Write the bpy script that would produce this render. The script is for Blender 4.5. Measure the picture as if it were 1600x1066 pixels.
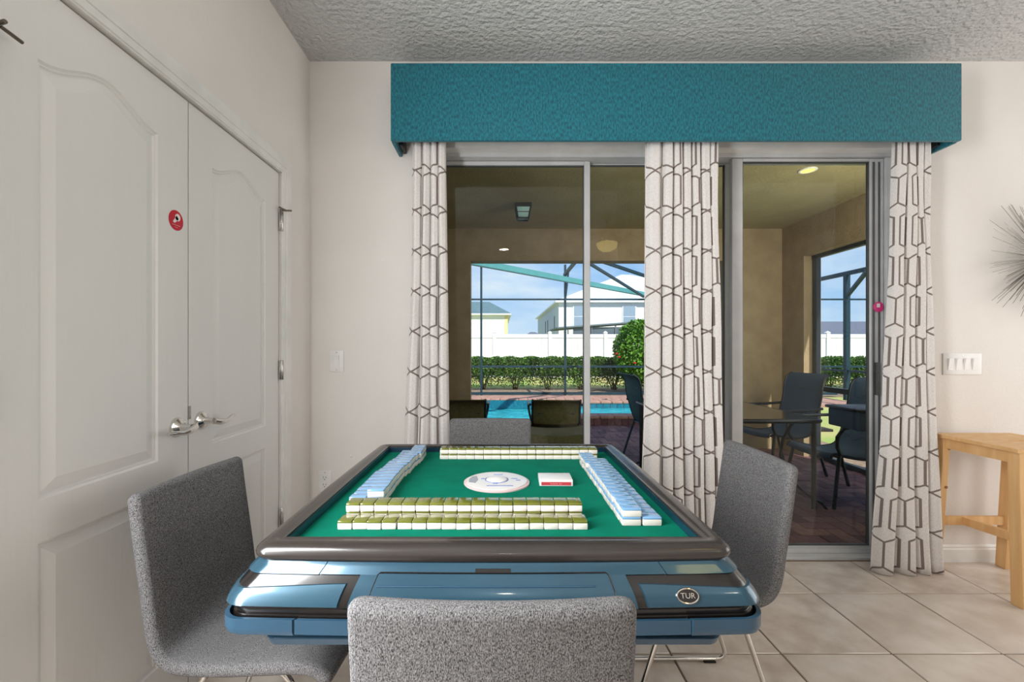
import bpy, bmesh, math, random
from math import sin, cos, pi, radians, floor
from mathutils import Vector, Matrix
from mathutils.geometry import tessellate_polygon
for o in list(bpy.data.objects): bpy.data.objects.remove(o)
S = bpy.context.scene
C = S.collection
random.seed(7)
F = 700.0; CX = 782.0; CY = 545.0; CH = 1.2        # camera: focal in px, vanishing point, height
def P(x, y, Y):
    return Vector(((x - CX) / F * Y, Y, CH - (y - CY) / F * Y))
# ------------------------------------------------------------------ camera, world, lights
cam = bpy.data.cameras.new('camera'); camo = bpy.data.objects.new('camera', cam); C.objects.link(camo)
camo.location = (0, 0, CH); camo.rotation_euler = (pi / 2, 0, 0)
cam.sensor_width = 36; cam.lens = 36 * F / 1600; cam.shift_x = 18 / 1600; cam.shift_y = 12 / 1600
cam.clip_start = 0.02; cam.clip_end = 600
S.camera = camo
S.view_settings.view_transform = 'Standard'; S.view_settings.look = 'None'
S.view_settings.gamma = 1; S.view_settings.use_curve_mapping = False
S.view_settings.exposure = 0.0
SUN = 6.2; SKY = 1.1; RFILL = 38; UP = 40; LEFT = 80; PATIO = 14; PATIO2 = 34; DOWN = 4.0

def world():
    w = bpy.data.worlds.new('sky'); S.world = w; w.use_nodes = True
    n = w.node_tree.nodes; l = w.node_tree.links; n.clear()
    out = n.new('ShaderNodeOutputWorld'); bg = n.new('ShaderNodeBackground')
    tc = n.new('ShaderNodeTexCoord'); sp = n.new('ShaderNodeSeparateXYZ')
    l.new(tc.outputs['Generated'], sp.inputs[0])
    r = n.new('ShaderNodeValToRGB'); r.color_ramp.elements[0].position = 0.0
    r.color_ramp.elements[0].color = (.58, .75, .95, 1)
    r.color_ramp.elements[1].position = .6; r.color_ramp.elements[1].color = (.13, .30, .72, 1)
    e = r.color_ramp.elements.new(.16); e.color = (.32, .56, .93, 1)
    l.new(sp.outputs[2], r.inputs[0])
    mp = n.new('ShaderNodeMapping'); mp.inputs['Scale'].default_value = (1, 1, 3.2)
    nz = n.new('ShaderNodeTexNoise'); nz.inputs['Scale'].default_value = 3.2; nz.inputs['Detail'].default_value = 7
    nz.inputs['Roughness'].default_value = .6
    l.new(tc.outputs['Generated'], mp.inputs[0]); l.new(mp.outputs[0], nz.inputs[0])
    cr = n.new('ShaderNodeValToRGB'); cr.color_ramp.elements[0].position = .42; cr.color_ramp.elements[1].position = .72
    cr.color_ramp.elements[1].color = (.8, .8, .8, 1)
    l.new(nz.outputs[0], cr.inputs[0])
    mx = n.new('ShaderNodeMix'); mx.data_type = 'RGBA'
    l.new(cr.outputs[0], mx.inputs['Factor']); l.new(r.outputs[0], mx.inputs['A'])
    mx.inputs['B'].default_value = (.86, .91, .97, 1)
    l.new(mx.outputs['Result'], bg.inputs[0]); bg.inputs[1].default_value = SKY
    l.new(bg.outputs[0], out.inputs[0])
world()
def light(name, kind, loc, energy, color, target=None, size=None, size_y=None, angle=None):
    d = bpy.data.lights.new(name, kind); d.energy = energy; d.color = color
    if kind == 'AREA':
        d.shape = 'RECTANGLE'; d.size = size; d.size_y = size_y or size
    if angle is not None: d.angle = angle
    o = bpy.data.objects.new(name, d); C.objects.link(o); o.location = loc
    o.rotation_euler = (Vector(target) - Vector(loc)).to_track_quat('-Z', 'Y').to_euler()
    return o
light('sun', 'SUN', (8, -20, 30), SUN, (1, .95, .86), target=(8 - .2 * 40, -20 + .6 * 40, 30 - .75 * 40), angle=radians(.6))
light('right_fill_light', 'AREA', (4.35, 1.15, 1.5), RFILL, (1, .985, .97), target=(0, 1.3, 1.0), size=2.0, size_y=1.9)  # added fill panel before the solid right wall, no window there
light('rear_bounce_light', 'AREA', (.8, -1.7, 1.8), UP, (1, .985, .97), target=(.8, -1.75, 3.0), size=2.6, size_y=1.8)  # added upward fill behind the camera, softened by the ceiling
light('left_fill_light', 'AREA', (-1.0, .34, 1.5), LEFT, (.97, .985, 1), target=(1.6, .62, 1.25), size=.5, size_y=1.8)  # added out-of-view fill by the left wall, no opening behind it
light('patio_side_fill', 'AREA', (3.1, 2.95, 1.7), PATIO2, (1, .97, .82), target=(2.3, 5.3, 2.0), size=.6, size_y=1.5)  # unseen fill added to brighten the right end of the patio
light('patio_door_fill', 'AREA', (1.8, 2.86, 2.56), PATIO, (1, .96, .84), target=(2.2, 5.2, 1.7), size=3.0, size_y=.2)  # no fixture here: fill added above the door head to lift the patio

# ------------------------------------------------------------------ helpers
def lin(c):
    return tuple(((v / 255) / 12.92 if v / 255 <= .04045 else ((v / 255 + .055) / 1.055) ** 2.4) for v in c) + (1,)
MATS = {}
def mat(name, rgb, rough=.6, metal=0, rgb2=None, scale=8, bump=0, bscale=None, stretch=(1, 1, 1), coat=0, spec=.5,
        detail=4, emit=0, sheen=0, lo=.35, hi=.65, bdist=.01, coords='Object'):
    m = bpy.data.materials.new(name); m.use_nodes = True; MATS[name] = m
    n = m.node_tree.nodes; l = m.node_tree.links; b = n['Principled BSDF']
    b.inputs['Base Color'].default_value = lin(rgb); b.inputs['Roughness'].default_value = rough
    b.inputs['Metallic'].default_value = metal; b.inputs['Specular IOR Level'].default_value = spec
    if coat: b.inputs['Coat Weight'].default_value = coat; b.inputs['Coat Roughness'].default_value = .06
    if sheen: b.inputs['Sheen Weight'].default_value = sheen
    if emit:
        b.inputs['Emission Color'].default_value = lin(rgb); b.inputs['Emission Strength'].default_value = emit
    tc = n.new('ShaderNodeTexCoord'); mp = n.new('ShaderNodeMapping'); mp.inputs['Scale'].default_value = stretch
    l.new(tc.outputs[coords], mp.inputs[0])
    nz = n.new('ShaderNodeTexNoise'); nz.inputs['Scale'].default_value = scale; nz.inputs['Detail'].default_value = detail
    l.new(mp.outputs[0], nz.inputs[0])
    c2 = rgb2 or tuple(v * .95 for v in rgb)
    r = n.new('ShaderNodeValToRGB'); r.color_ramp.elements[0].position = lo; r.color_ramp.elements[1].position = hi
    r.color_ramp.elements[0].color = lin(c2); r.color_ramp.elements[1].color = lin(rgb)
    l.new(nz.outputs[0], r.inputs[0]); l.new(r.outputs[0], b.inputs['Base Color'])
    if bump:
        n2 = nz
        if bscale:
            n2 = n.new('ShaderNodeTexNoise'); n2.inputs['Scale'].default_value = bscale; n2.inputs['Detail'].default_value = 3
            l.new(mp.outputs[0], n2.inputs[0])
        bp = n.new('ShaderNodeBump'); bp.inputs['Strength'].default_value = bump; bp.inputs['Distance'].default_value = bdist
        l.new(n2.outputs[0], bp.inputs['Height']); l.new(bp.outputs[0], b.inputs['Normal'])
    return m
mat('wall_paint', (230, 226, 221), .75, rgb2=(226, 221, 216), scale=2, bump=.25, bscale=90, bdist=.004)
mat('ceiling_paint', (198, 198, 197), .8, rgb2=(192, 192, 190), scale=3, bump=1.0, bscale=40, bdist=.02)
mat('door_paint', (226, 225, 222), .42, rgb2=(222, 221, 218), scale=3, bump=.22, bscale=60, stretch=(1, 1, .06), bdist=.004)
mat('trim_paint', (232, 231, 228), .4)
mat('shadow_gap', (40, 36, 32), .9)
mat('tile', (224, 213, 202), .3, rgb2=(188, 172, 157), scale=3.5, detail=9, bump=.06, bscale=30, lo=.3, hi=.7, coords='Generated')
mat('tile_b', (228, 218, 208), .3, rgb2=(196, 182, 168), scale=2.6, detail=9, bump=.06, bscale=30, lo=.3, hi=.75, coords='Generated')
mat('grout', (132, 112, 94), .9)
mat('chrome', (225, 222, 218), .09, 1)
mat('steel', (190, 188, 184), .25, 1)
mat('satin_metal', (120, 110, 98), .35, 1)
mat('frame_metal', (202, 203, 204), .38, .0, spec=.6)
mat('frame_dark', (92, 94, 94), .5, .3)
mat('rubber', (30, 28, 26), .8)
mat('valance_fabric', (18, 118, 132), .8, rgb2=(5, 80, 96), scale=130, detail=4, stretch=(1, 1, .4), bump=.6, bdist=.003, sheen=.15, lo=.38, hi=.62)
mat('grey_fabric', (144, 143, 144), .95, rgb2=(46, 45, 45), scale=700, detail=4, stretch=(1, 1, .45), bump=.6, bdist=.002, lo=.34, hi=.66, spec=.15)
mat('rim_plastic', (50, 45, 42), .26, coat=.3, rgb2=(46, 41, 38))
mat('table_blue', (44, 80, 98), .24, .35, rgb2=(37, 71, 89), scale=3, coat=.45)
mat('table_blue_matte', (38, 74, 98), .4, .1, coat=.3)
mat('gloss_black', (22, 19, 18), .2, coat=.35)
mat('navy_lip', (22, 48, 70), .3, coat=.5)
mat('felt', (0, 118, 94), .95, rgb2=(0, 108, 86), scale=14, detail=8, bump=.2, bscale=300, bdist=.001, spec=.1)
mat('tile_ivory', (236, 228, 220), .28, coat=.3)
mat('tile_green', (112, 116, 44), .16, rgb2=(104, 108, 38), coat=.6)
mat('tile_blue', (130, 174, 214), .14, rgb2=(120, 166, 210), coat=.6)
mat('white_plastic', (238, 236, 234), .3, coat=.2)
mat('plate_plastic', (236, 234, 232), .35)
mat('slot_dark', (60, 55, 52), .6)
mat('disc_grey', (168, 170, 178), .3)
mat('disc_pink', (222, 196, 196), .3)
mat('ink_blue', (110, 130, 185), .5)
mat('box_red', (196, 62, 72), .45)
mat('box_pink', (226, 150, 150), .45)
mat('sticker_red', (200, 0, 44), .4)
mat('sticker_pink', (226, 40, 130), .4)
mat('sticker_white', (240, 235, 232), .4)
mat('pine', (228, 188, 134), .5, rgb2=(212, 162, 104), scale=5, stretch=(6, 6, .5), lo=.3, hi=.7, detail=6)
mat('knot', (150, 92, 48), .5)
mat('stucco_tan', (160, 138, 108), .9, rgb2=(146, 124, 96), scale=6, bump=.5, bscale=60, bdist=.01)
mat('stucco_ceiling', (160, 146, 108), .9, rgb2=(152, 138, 102), scale=4, bump=.6, bscale=40, bdist=.01)
mat('exterior', (200, 190, 170), .9)
mat('bronze', (38, 44, 50), .45, .3)
mat('cage_metal', (30, 58, 72), .5, .2)
mat('cage_teal', (96, 168, 172), .5, .1)
mat('patio_metal', (26, 30, 36), .4, .4)
mat('patio_metal_green', (16, 44, 50), .4, .3)
mat('sling_blue', (44, 62, 78), .75, rgb2=(36, 52, 68), scale=60, bump=.2, bdist=.002)
mat('sling_olive', (96, 90, 50), .75, rgb2=(82, 76, 42), scale=40)
mat('sling_teal', (36, 84, 92), .7)
mat('table_glass', (40, 38, 38), .08, coat=.6)
mat('brick_a', (130, 88, 88), .85, rgb2=(110, 74, 76), scale=20, bump=.3, bscale=60, bdist=.005)
mat('brick_b', (108, 72, 76), .85, rgb2=(92, 60, 64), scale=20, bump=.3, bscale=60, bdist=.005)
mat('brick_c', (144, 104, 96), .85, rgb2=(120, 86, 82), scale=20, bump=.3, bscale=60, bdist=.005)
mat('joint', (44, 34, 34), .95)
mat('coping', (182, 140, 124), .85, rgb2=(158, 116, 102), scale=9)
mat('pool_tile', (40, 120, 140), .25, rgb2=(26, 100, 124), scale=20)
mat('vinyl', (240, 238, 236), .5)
mat('leaf_dark', (72, 108, 40), .5, rgb2=(44, 76, 28), scale=3, spec=.3)
mat('leaf_mid', (112, 148, 56), .5, rgb2=(60, 96, 30), scale=3, spec=.3)
mat('leaf_bright', (112, 160, 50), .5, rgb2=(70, 120, 34), scale=4, spec=.3)
mat('bark', (92, 70, 54), .9)
mat('flower_red', (220, 50, 40), .6)
mat('mulch', (156, 132, 112), .95, rgb2=(112, 92, 76), scale=14, detail=8)
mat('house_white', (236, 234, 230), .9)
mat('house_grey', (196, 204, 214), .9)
mat('house_yellow', (238, 214, 160), .9)
mat('roof_teal', (96, 122, 128), .85, rgb2=(82, 108, 116), scale=3)
mat('roof_pale', (206, 208, 208), .85, rgb2=(190, 194, 196), scale=.8)
mat('roof_dark', (104, 108, 122), .9)
mat('house_pane', (150, 166, 182), .3)
mat('screen_grey', (110, 122, 134), .9)
mat('lamp_glass', (150, 200, 200), .2)
mat('lamp_warm', (255, 226, 140), .4, emit=6)
mat('lamp_dim', (220, 200, 120), .4, emit=1.2)
mat('wire', (150, 146, 138), .4, .8)
mat('fan_wood', (120, 84, 56), .5)

def special():
    # grass
    m = mat('grass', (150, 176, 84), .95, rgb2=(196, 182, 120), scale=.9, detail=9, bump=.6, bscale=90, bdist=.03)
    # water
    m = mat('water', (60, 176, 186), .03, rgb2=(38, 150, 166), scale=2.5, bump=1.0, bscale=5, bdist=.08, coat=0, stretch=(1, 2, 1))
    # glass: thin sheet, mostly clear, reflecting by angle
    m = bpy.data.materials.new('glass'); m.use_nodes = True; MATS['glass'] = m
    n = m.node_tree.nodes; l = m.node_tree.links; n.clear()
    o = n.new('ShaderNodeOutputMaterial'); mx = n.new('ShaderNodeMixShader'); t = n.new('ShaderNodeBsdfTransparent')
    g = n.new('ShaderNodeBsdfGlossy'); g.inputs['Roughness'].default_value = .0
    t.inputs[0].default_value = (.93, .965, .96, 1)
    fr = n.new('ShaderNodeFresnel'); fr.inputs[0].default_value = 1.45
    k = n.new('ShaderNodeMath'); k.operation = 'MULTIPLY'; k.inputs[1].default_value = .5
    l.new(fr.outputs[0], k.inputs[0]); l.new(k.outputs[0], mx.inputs[0]); l.new(t.outputs[0], mx.inputs[1]); l.new(g.outputs[0], mx.inputs[2]); l.new(mx.outputs[0], o.inputs[0])
    # insect screen / distant mesh
    m = bpy.data.materials.new('mesh_screen'); m.use_nodes = True; MATS['mesh_screen'] = m
    n = m.node_tree.nodes; l = m.node_tree.links; n.clear()
    o = n.new('ShaderNodeOutputMaterial'); mx = n.new('ShaderNodeMixShader'); t = n.new('ShaderNodeBsdfTransparent')
    d = n.new('ShaderNodeBsdfDiffuse'); d.inputs[0].default_value = lin((96, 108, 122)); mx.inputs[0].default_value = .85
    l.new(t.outputs[0], mx.inputs[1]); l.new(d.outputs[0], mx.inputs[2]); l.new(mx.outputs[0], o.inputs[0])
    # curtain print: chained tall hexagons, computed from the cloth's own uv in metres
    m = bpy.data.materials.new('curtain_cloth'); m.use_nodes = True; MATS['curtain_cloth'] = m
    n = m.node_tree.nodes; l = m.node_tree.links; b = n['Principled BSDF']; b.inputs['Roughness'].default_value = .9
    b.inputs['Specular IOR Level'].default_value = .2
    uv = n.new('ShaderNodeUVMap'); uv.uv_map = 'UVMap'; sp = n.new('ShaderNodeSeparateXYZ'); l.new(uv.outputs[0], sp.inputs[0])
    def M(op, a, bb=None, c=None):
        k = n.new('ShaderNodeMath'); k.operation = op
        for i, v in enumerate((a, bb, c)):
            if v is None: continue
            if isinstance(v, (int, float)): k.inputs[i].default_value = v
            else: l.new(v, k.inputs[i])
        return k.outputs[0]
    W, H, hh, t = .142, .2155, .034, .0045
    u, v = sp.outputs[0], sp.outputs[1]
    cu = M('DIVIDE', u, W); col = M('FLOOR', cu); fx = M('SUBTRACT', M('SUBTRACT', cu, col), .5)
    xp = M('MULTIPLY', M('ABSOLUTE', fx), W)
    rv = M('DIVIDE', v, H); row = M('FLOOR', M('ADD', rv, .5)); rc = M('FLOOR', rv)
    yp = M('ABSOLUTE', M('SUBTRACT', v, M('MULTIPLY', row, H)))
    bidx = M('ADD', col, M('GREATER_THAN', fx, 0))
    key = M('MODULO', M('ADD', M('ADD', bidx, M('MULTIPLY', rc, 2)), 300), 3)
    single = M('LESS_THAN', key, .5)
    g = M('MULTIPLY', M('SUBTRACT', 1, single), .0150)
    a = M('SUBTRACT', W / 2, g)
    k = hh / (W / 2 - .0150)
    yd = M('MULTIPLY', xp, k)
    V = M('MULTIPLY', M('LESS_THAN', M('ABSOLUTE', M('SUBTRACT', xp, a)), t), M('GREATER_THAN', yp, M('MULTIPLY', a, k)))
    D = M('MULTIPLY', M('LESS_THAN', M('ABSOLUTE', M('SUBTRACT', yp, yd)), t * 1.1), M('LESS_THAN', xp, M('ADD', a, t)))
    msk = M('MAXIMUM', V, D)
    nz = n.new('ShaderNodeTexNoise'); nz.inputs['Scale'].default_value = 260
    mp = n.new('ShaderNodeMapping'); mp.inputs['Scale'].default_value = (1, .35, 1); l.new(uv.outputs[0], mp.inputs[0]); l.new(mp.outputs[0], nz.inputs[0])
    r = n.new('ShaderNodeValToRGB'); r.color_ramp.elements[0].color = lin((226, 221, 217)); r.color_ramp.elements[1].color = lin((238, 234, 231))
    r.color_ramp.elements[0].position = .35; r.color_ramp.elements[1].position = .6
    l.new(nz.outputs[0], r.inputs[0])
    mx = n.new('ShaderNodeMix'); mx.data_type = 'RGBA'; l.new(msk, mx.inputs['Factor']); l.new(r.outputs[0], mx.inputs['A'])
    mx.inputs['B'].default_value = lin((134, 122, 117)); l.new(mx.outputs['Result'], b.inputs['Base Color'])
    # light comes a little through the cloth
    b.inputs['Subsurface Weight'].default_value = 0
    o = n['Material Output']; tl = n.new('ShaderNodeBsdfTranslucent'); l.new(mx.outputs['Result'], tl.inputs[0])
    ms = n.new('ShaderNodeMixShader'); ms.inputs[0].default_value = .12
    l.new(b.outputs[0], ms.inputs[1]); l.new(tl.outputs[0], ms.inputs[2]); l.new(ms.outputs[0], o.inputs[0])
special()

class MB:
    def __init__(s): s.v = []; s.f = []; s.m = []
    def add(s, vs, fs, mi=0):
        k = len(s.v); s.v += [tuple(p) for p in vs]
        for f in fs: s.f.append(tuple(i + k for i in f)); s.m.append(mi)
        return s
    def box(s, x0, x1, y0, y1, z0, z1, mi=0):
        v = [(x, y, z) for z in (z0, z1) for y in (y0, y1) for x in (x0, x1)]
        return s.add(v, [(0, 2, 3, 1), (4, 5, 7, 6), (0, 1, 5, 4), (2, 6, 7, 3), (0, 4, 6, 2), (1, 3, 7, 5)], mi)
    def beam(s, a, b, w, h, up=(0, 0, 1), w2=None, mi=0):
        a = Vector(a); b = Vector(b); d = (b - a).normalized(); up = Vector(up)
        if abs(d.dot(up)) > .98: up = Vector((0, 1, 0))
        r = d.cross(up).normalized(); u = r.cross(d); w2 = w2 or w
        vs = [a + r * i * w / 2 + u * j * h / 2 for i, j in ((-1, -1), (1, -1), (1, 1), (-1, 1))]
        vs += [b + r * i * w2 / 2 + u * j * h / 2 for i, j in ((-1, -1), (1, -1), (1, 1), (-1, 1))]
        return s.add(vs, [(0, 1, 2, 3), (7, 6, 5, 4), (0, 4, 5, 1), (1, 5, 6, 2), (2, 6, 7, 3), (3, 7, 4, 0)], mi)
    def tube(s, pts, r, n=10, mi=0, closed=False):
        pts = [Vector(p) for p in pts]; N = len(pts); k0 = len(s.v); vs = []; prev = None
        rs = r if isinstance(r, (list, tuple)) else [r] * N
        for i, p in enumerate(pts):
            if closed: d = pts[(i + 1) % N] - pts[i - 1]
            else: d = pts[min(i + 1, N - 1)] - pts[max(i - 1, 0)]
            d.normalize()
            if prev is None:
                a = Vector((0, 0, 1)) if abs(d.z) < .9 else Vector((1, 0, 0)); x = d.cross(a).normalized()
            else: x = (prev - d * prev.dot(d)).normalized()
            prev = x; y = d.cross(x)
            vs += [p + (x * cos(2 * pi * j / n) + y * sin(2 * pi * j / n)) * rs[i] for j in range(n)]
        fs = []
        for i in range(N if closed else N - 1):
            i2 = (i + 1) % N
            for j in range(n): fs.append((i * n + j, i * n + (j + 1) % n, i2 * n + (j + 1) % n, i2 * n + j))
        if not closed: fs += [tuple(range(n))[::-1], tuple((N - 1) * n + j for j in range(n))]
        return s.add(vs, fs, mi)
    def lathe(s, prof, n=24, M=None, mi=0):
        M = M or Matrix(); vs = [M @ Vector((r * cos(2 * pi * j / n), r * sin(2 * pi * j / n), z)) for r, z in prof for j in range(n)]
        fs = [(i * n + j, i * n + (j + 1) % n, (i + 1) * n + (j + 1) % n, (i + 1) * n + j) for i in range(len(prof) - 1) for j in range(n)]
        fs += [tuple(range(n))[::-1], tuple((len(prof) - 1) * n + j for j in range(n))]
        return s.add(vs, fs, mi)
    def prism(s, poly, M, h, mi=0):
        n = len(poly); vs = [M @ Vector((a, b, 0)) for a, b in poly] + [M @ Vector((a, b, h)) for a, b in poly]
        fs = [tuple(range(n))[::-1], tuple(range(n, 2 * n))] + [(i, (i + 1) % n, (i + 1) % n + n, i + n) for i in range(n)]
        return s.add(vs, fs, mi)
    def build(s, name, mats, parent=None, loc=None, smooth=False, bevel=0, seg=2, ang=35):
        me = bpy.data.meshes.new(name); me.from_pydata(s.v, [], s.f)
        if not isinstance(mats, (list, tuple)): mats = [mats]
        for q in mats: me.materials.append(MATS[q])
        me.polygons.foreach_set('material_index', s.m)
        bm = bmesh.new(); bm.from_mesh(me); bmesh.ops.recalc_face_normals(bm, faces=bm.faces)
        if bevel:
            es = [e for e in bm.edges if len(e.link_faces) == 2 and e.calc_face_angle() > radians(ang)]
            bmesh.ops.bevel(bm, geom=es, offset=bevel, segments=seg, affect='EDGES', profile=.5, clamp_overlap=True)
        bm.to_mesh(me); bm.free()
        if smooth or bevel:
            me.polygons.foreach_set('use_smooth', [True] * len(me.polygons))
            try: me.set_sharp_from_angle(angle=radians(40))
            except Exception: pass
        o = bpy.data.objects.new(name, me); C.objects.link(o)
        if parent: o.parent = parent
        if loc: o.location = loc
        return o
def tag(o, label=None, cat=None, group=None, kind=None):
    for k, v in (('label', label), ('category', cat), ('group', group), ('kind', kind)):
        if v: o[k] = v
    return o
def thing(name, loc, label, cat, rz=0, group=None):
    o = bpy.data.objects.new(name, None); C.objects.link(o); o.location = loc; o.rotation_euler = (0, 0, rz)
    o.empty_display_size = .05
    return tag(o, label, cat, group)
def sthing(name, loc=(0, 0, 0)):
    o = bpy.data.objects.new(name, None); C.objects.link(o); o.location = loc; o['kind'] = 'structure'; o.empty_display_size = .05
    return o
def struct(mb, name, m, **k):
    o = mb.build(name, m, **k); o['kind'] = 'structure'; return o
def copy_tree(o, parent=None):
    c = o.copy(); C.objects.link(c)
    if parent: c.parent = parent
    for ch in list(o.children): copy_tree(ch, c)
    return c
def box(x0, x1, y0, y1, z0, z1): return MB().box(x0, x1, y0, y1, z0, z1)
def inst(src, name, parent, loc, rz=0):
    c = bpy.data.objects.new(name, src); C.objects.link(c); c.parent = parent; c.location = loc; c.rotation_euler = (0, 0, rz); return c
def text_mesh(name, body, size, m, M, parent, depth=.0003):
    cu = bpy.data.curves.new(name, 'FONT'); cu.body = body; cu.size = size; cu.align_x = 'CENTER'; cu.align_y = 'CENTER'; cu.extrude = depth
    o = bpy.data.objects.new(name, cu); C.objects.link(o); dg = bpy.context.evaluated_depsgraph_get(); dg.update()
    me = bpy.data.meshes.new_from_object(o.evaluated_get(dg)); bpy.data.objects.remove(o); me.name = name
    me.materials.clear(); me.materials.append(MATS[m]); me.transform(M)
    r = bpy.data.objects.new(name, me); C.objects.link(r); r.parent = parent; return r
def smooth(t): t = max(0, min(1, t)); return t * t * (3 - 2 * t)

# ------------------------------------------------------------------ room shell
XL = -1.077; YW = 2.53; HC = 2.823; XR = 4.5; YB = -3.4
OX0, OX1, OZ = -.40, 2.27, 2.37          # sliding door opening
w = MB(); w.box(XL - .15, OX0, YW, YW + .2, -.1, HC + .1); w.box(OX1, XR + .2, YW, YW + .2, -.1, HC + .1); w.box(OX0, OX1, YW, YW + .2, OZ, HC + .1)
struct(w, 'wall_back', 'wall_paint')
DY0, DY1, DZ = .918, 2.192, 2.062
w = MB(); w.box(XL - .15, XL, YB, DY0, -.1, HC + .1); w.box(XL - .15, XL, DY1, YW, -.1, HC + .1); w.box(XL - .15, XL, DY0, DY1, DZ, HC + .1)
struct(w, 'wall_left', 'wall_paint')
struct(box(XL - .3, XL - .16, DY0 - .1, DY1 + .1, -.1, DZ + .1), 'door_gap_backing', 'shadow_gap')  # dark slab behind the leaves; shade of the door gaps put into its colour
struct(box(XR, XR + .15, YB, YW, -.1, HC + .1), 'wall_right', 'wall_paint')
struct(box(XL - .15, XR + .15, YB - .15, YB, -.1, HC + .1), 'wall_front', 'wall_paint')
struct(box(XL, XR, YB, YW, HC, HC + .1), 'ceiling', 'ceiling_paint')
fl = struct(box(XL - .15, XR + .15, YB - .15, YW + .05, -.1, -.004), 'floor', 'grout')
# ceramic floor tiles
T = .4355; g = .003
def tile_mesh(m):
    o = MB().box(g, T - g, g, T - g, -.009, 0).build('floor_tile', m, bevel=.0025, seg=1); me = o.data; bpy.data.objects.remove(o); return me
tm = [tile_mesh('tile'), tile_mesh('tile_b')]
nt = 0
for i in range(-5, 10):
    for j in range(-8, 2):
        x = .670 + i * T; y = 1.7625 + j * T
        x0, x1 = max(x, XL), min(x + T, XR); y0, y1 = y, min(y + T, YW)
        if x1 - x0 < .02 or y1 - y0 < .02: continue
        if y1 < -.6: continue
        if x1 - x0 > T - .001 and y1 - y0 > T - .001:
            inst(random.choice(tm), 'floor_tile', fl, (x, y, 0))
        else:
            MB().box(x0 + (g if x >= XL else 0), x1 - g, y0 + g, y1 - g, -.009, 0).build('floor_tile', random.choice(['tile', 'tile_b']), fl, bevel=.002, seg=1)
MB().box(XL, XR, YB, 1.7625 - 6 * T, -.005, 0).build('floor_tile', 'tile', fl)
# baseboards
def baseboard(name, a, b, d):
    a = Vector(a); b = Vector(b); d = Vector(d); m = MB()
    prof = [(0, 0), (.014, 0), (.014, .07), (.010, .078), (.010, .086), (.004, .095), (0, .095)]
    vs = [a + d * p + Vector((0, 0, z)) for p, z in prof] + [b + d * p + Vector((0, 0, z)) for p, z in prof]; n = len(prof)
    m.add(vs, [tuple(range(n)), tuple(range(n, 2 * n))] + [(i, (i + 1) % n, (i + 1) % n + n, i + n) for i in range(n)])
    return struct(m, name, 'trim_paint')
baseboard('baseboard_back', (OX1, YW, 0), (XR, YW, 0), (0, -1, 0))
baseboard('baseboard_back_left', (XL, YW, 0), (OX0, YW, 0), (0, -1, 0))
baseboard('baseboard_left', (XL, DY1 + .098, 0), (XL, YW - .015, 0), (1, 0, 0))
baseboard('baseboard_left_near', (XL, YB, 0), (XL, DY0 - .1, 0), (1, 0, 0))
baseboard('baseboard_right', (XR, YB, 0), (XR, YW - .015, 0), (-1, 0, 0))

# ------------------------------------------------------------------ closet double doors on the left wall
def poly_offset(poly, d):
    n = len(poly); out = []
    for i in range(n):
        a = Vector(poly[i - 1]); b = Vector(poly[i]); c = Vector(poly[(i + 1) % n])
        e1 = (b - a).normalized(); e2 = (c - b).normalized()
        n1 = Vector((-e1.y, e1.x)); n2 = Vector((-e2.y, e2.x)); m = (n1 + n2); m = m / max(.3, m.length_squared) * 2
        out.append(tuple(b + m * d))
    return out
def arch_poly(a, b, z0, z1, h, off=0):
    a += off; b -= off; z0 += off; z1 -= off
    p = [(a, z0), (b, z0)]
    if h == 0: return p + [(b, z1), (a, z1)]
    N = 28
    return p + [(b + (a - b) * i / N, z1 + h * (.5 - .5 * cos(2 * pi * i / N)) ** 1.05) for i in range(N + 1)]
def door_leaf(name, ya, yb, pa, pb, handed):
    d = sthing(name, (XL - .006, ya, 0)); W = yb - ya
    up = arch_poly(pa - ya, pb - ya, .8435, 1.88, .058); lo = arch_poly(pa - ya, pb - ya, .19, .743, 0)
    outer = [(0, .008), (W, .008), (W, DZ - .006), (0, DZ - .006)]
    m = MB()
    loops = [[Vector((a, b, 0)) for a, b in L] for L in (outer, up, lo)]
    tri = tessellate_polygon(loops); flat = [p for L in loops for p in L]
    m.add([(0, p.x, p.y) for p in flat], tri)
    m.add([(-.034, a, b) for a, b in outer] + [(0, a, b) for a, b in outer], [(0, 1, 2, 3)] + [(i, (i + 1) % 4, (i + 1) % 4 + 4, i + 4) for i in range(4)])
    m.build('leaf', 'door_paint', d)
    for L, arg in ((up, (pa - ya, pb - ya, .8435, 1.88, .058)), (lo, (pa - ya, pb - ya, .19, .743, 0))):
        steps = [(0, 0), (.005, -.006), (.009, -.006), (.012, -.010), (.016, -.010), (.044, -.0015), (.047, -.0015)]
        q = MB(); n = len(L); vs = []
        for off, dep in steps:
            vs += [(dep, a, b) for a, b in arch_poly(*arg, off)]
        fs = [(k * n + i, k * n + (i + 1) % n, (k + 1) * n + (i + 1) % n, (k + 1) * n + i) for k in range(len(steps) - 1) for i in range(n)]
        last = arch_poly(*arg, steps[-1][0]); tr = tessellate_polygon([[Vector((a, b, 0)) for a, b in last]]); k = (len(steps) - 1) * n
        q.add(vs, fs + [tuple(i + k for i in t) for t in tr]); q.build('panel', 'door_paint', d)
    return d
d1 = door_leaf('door_1', .924, 1.5515, 1.0486, 1.417, 1)
d2 = door_leaf('door_2', 1.5565, 2.186, 1.683, 2.064, -1)
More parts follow.
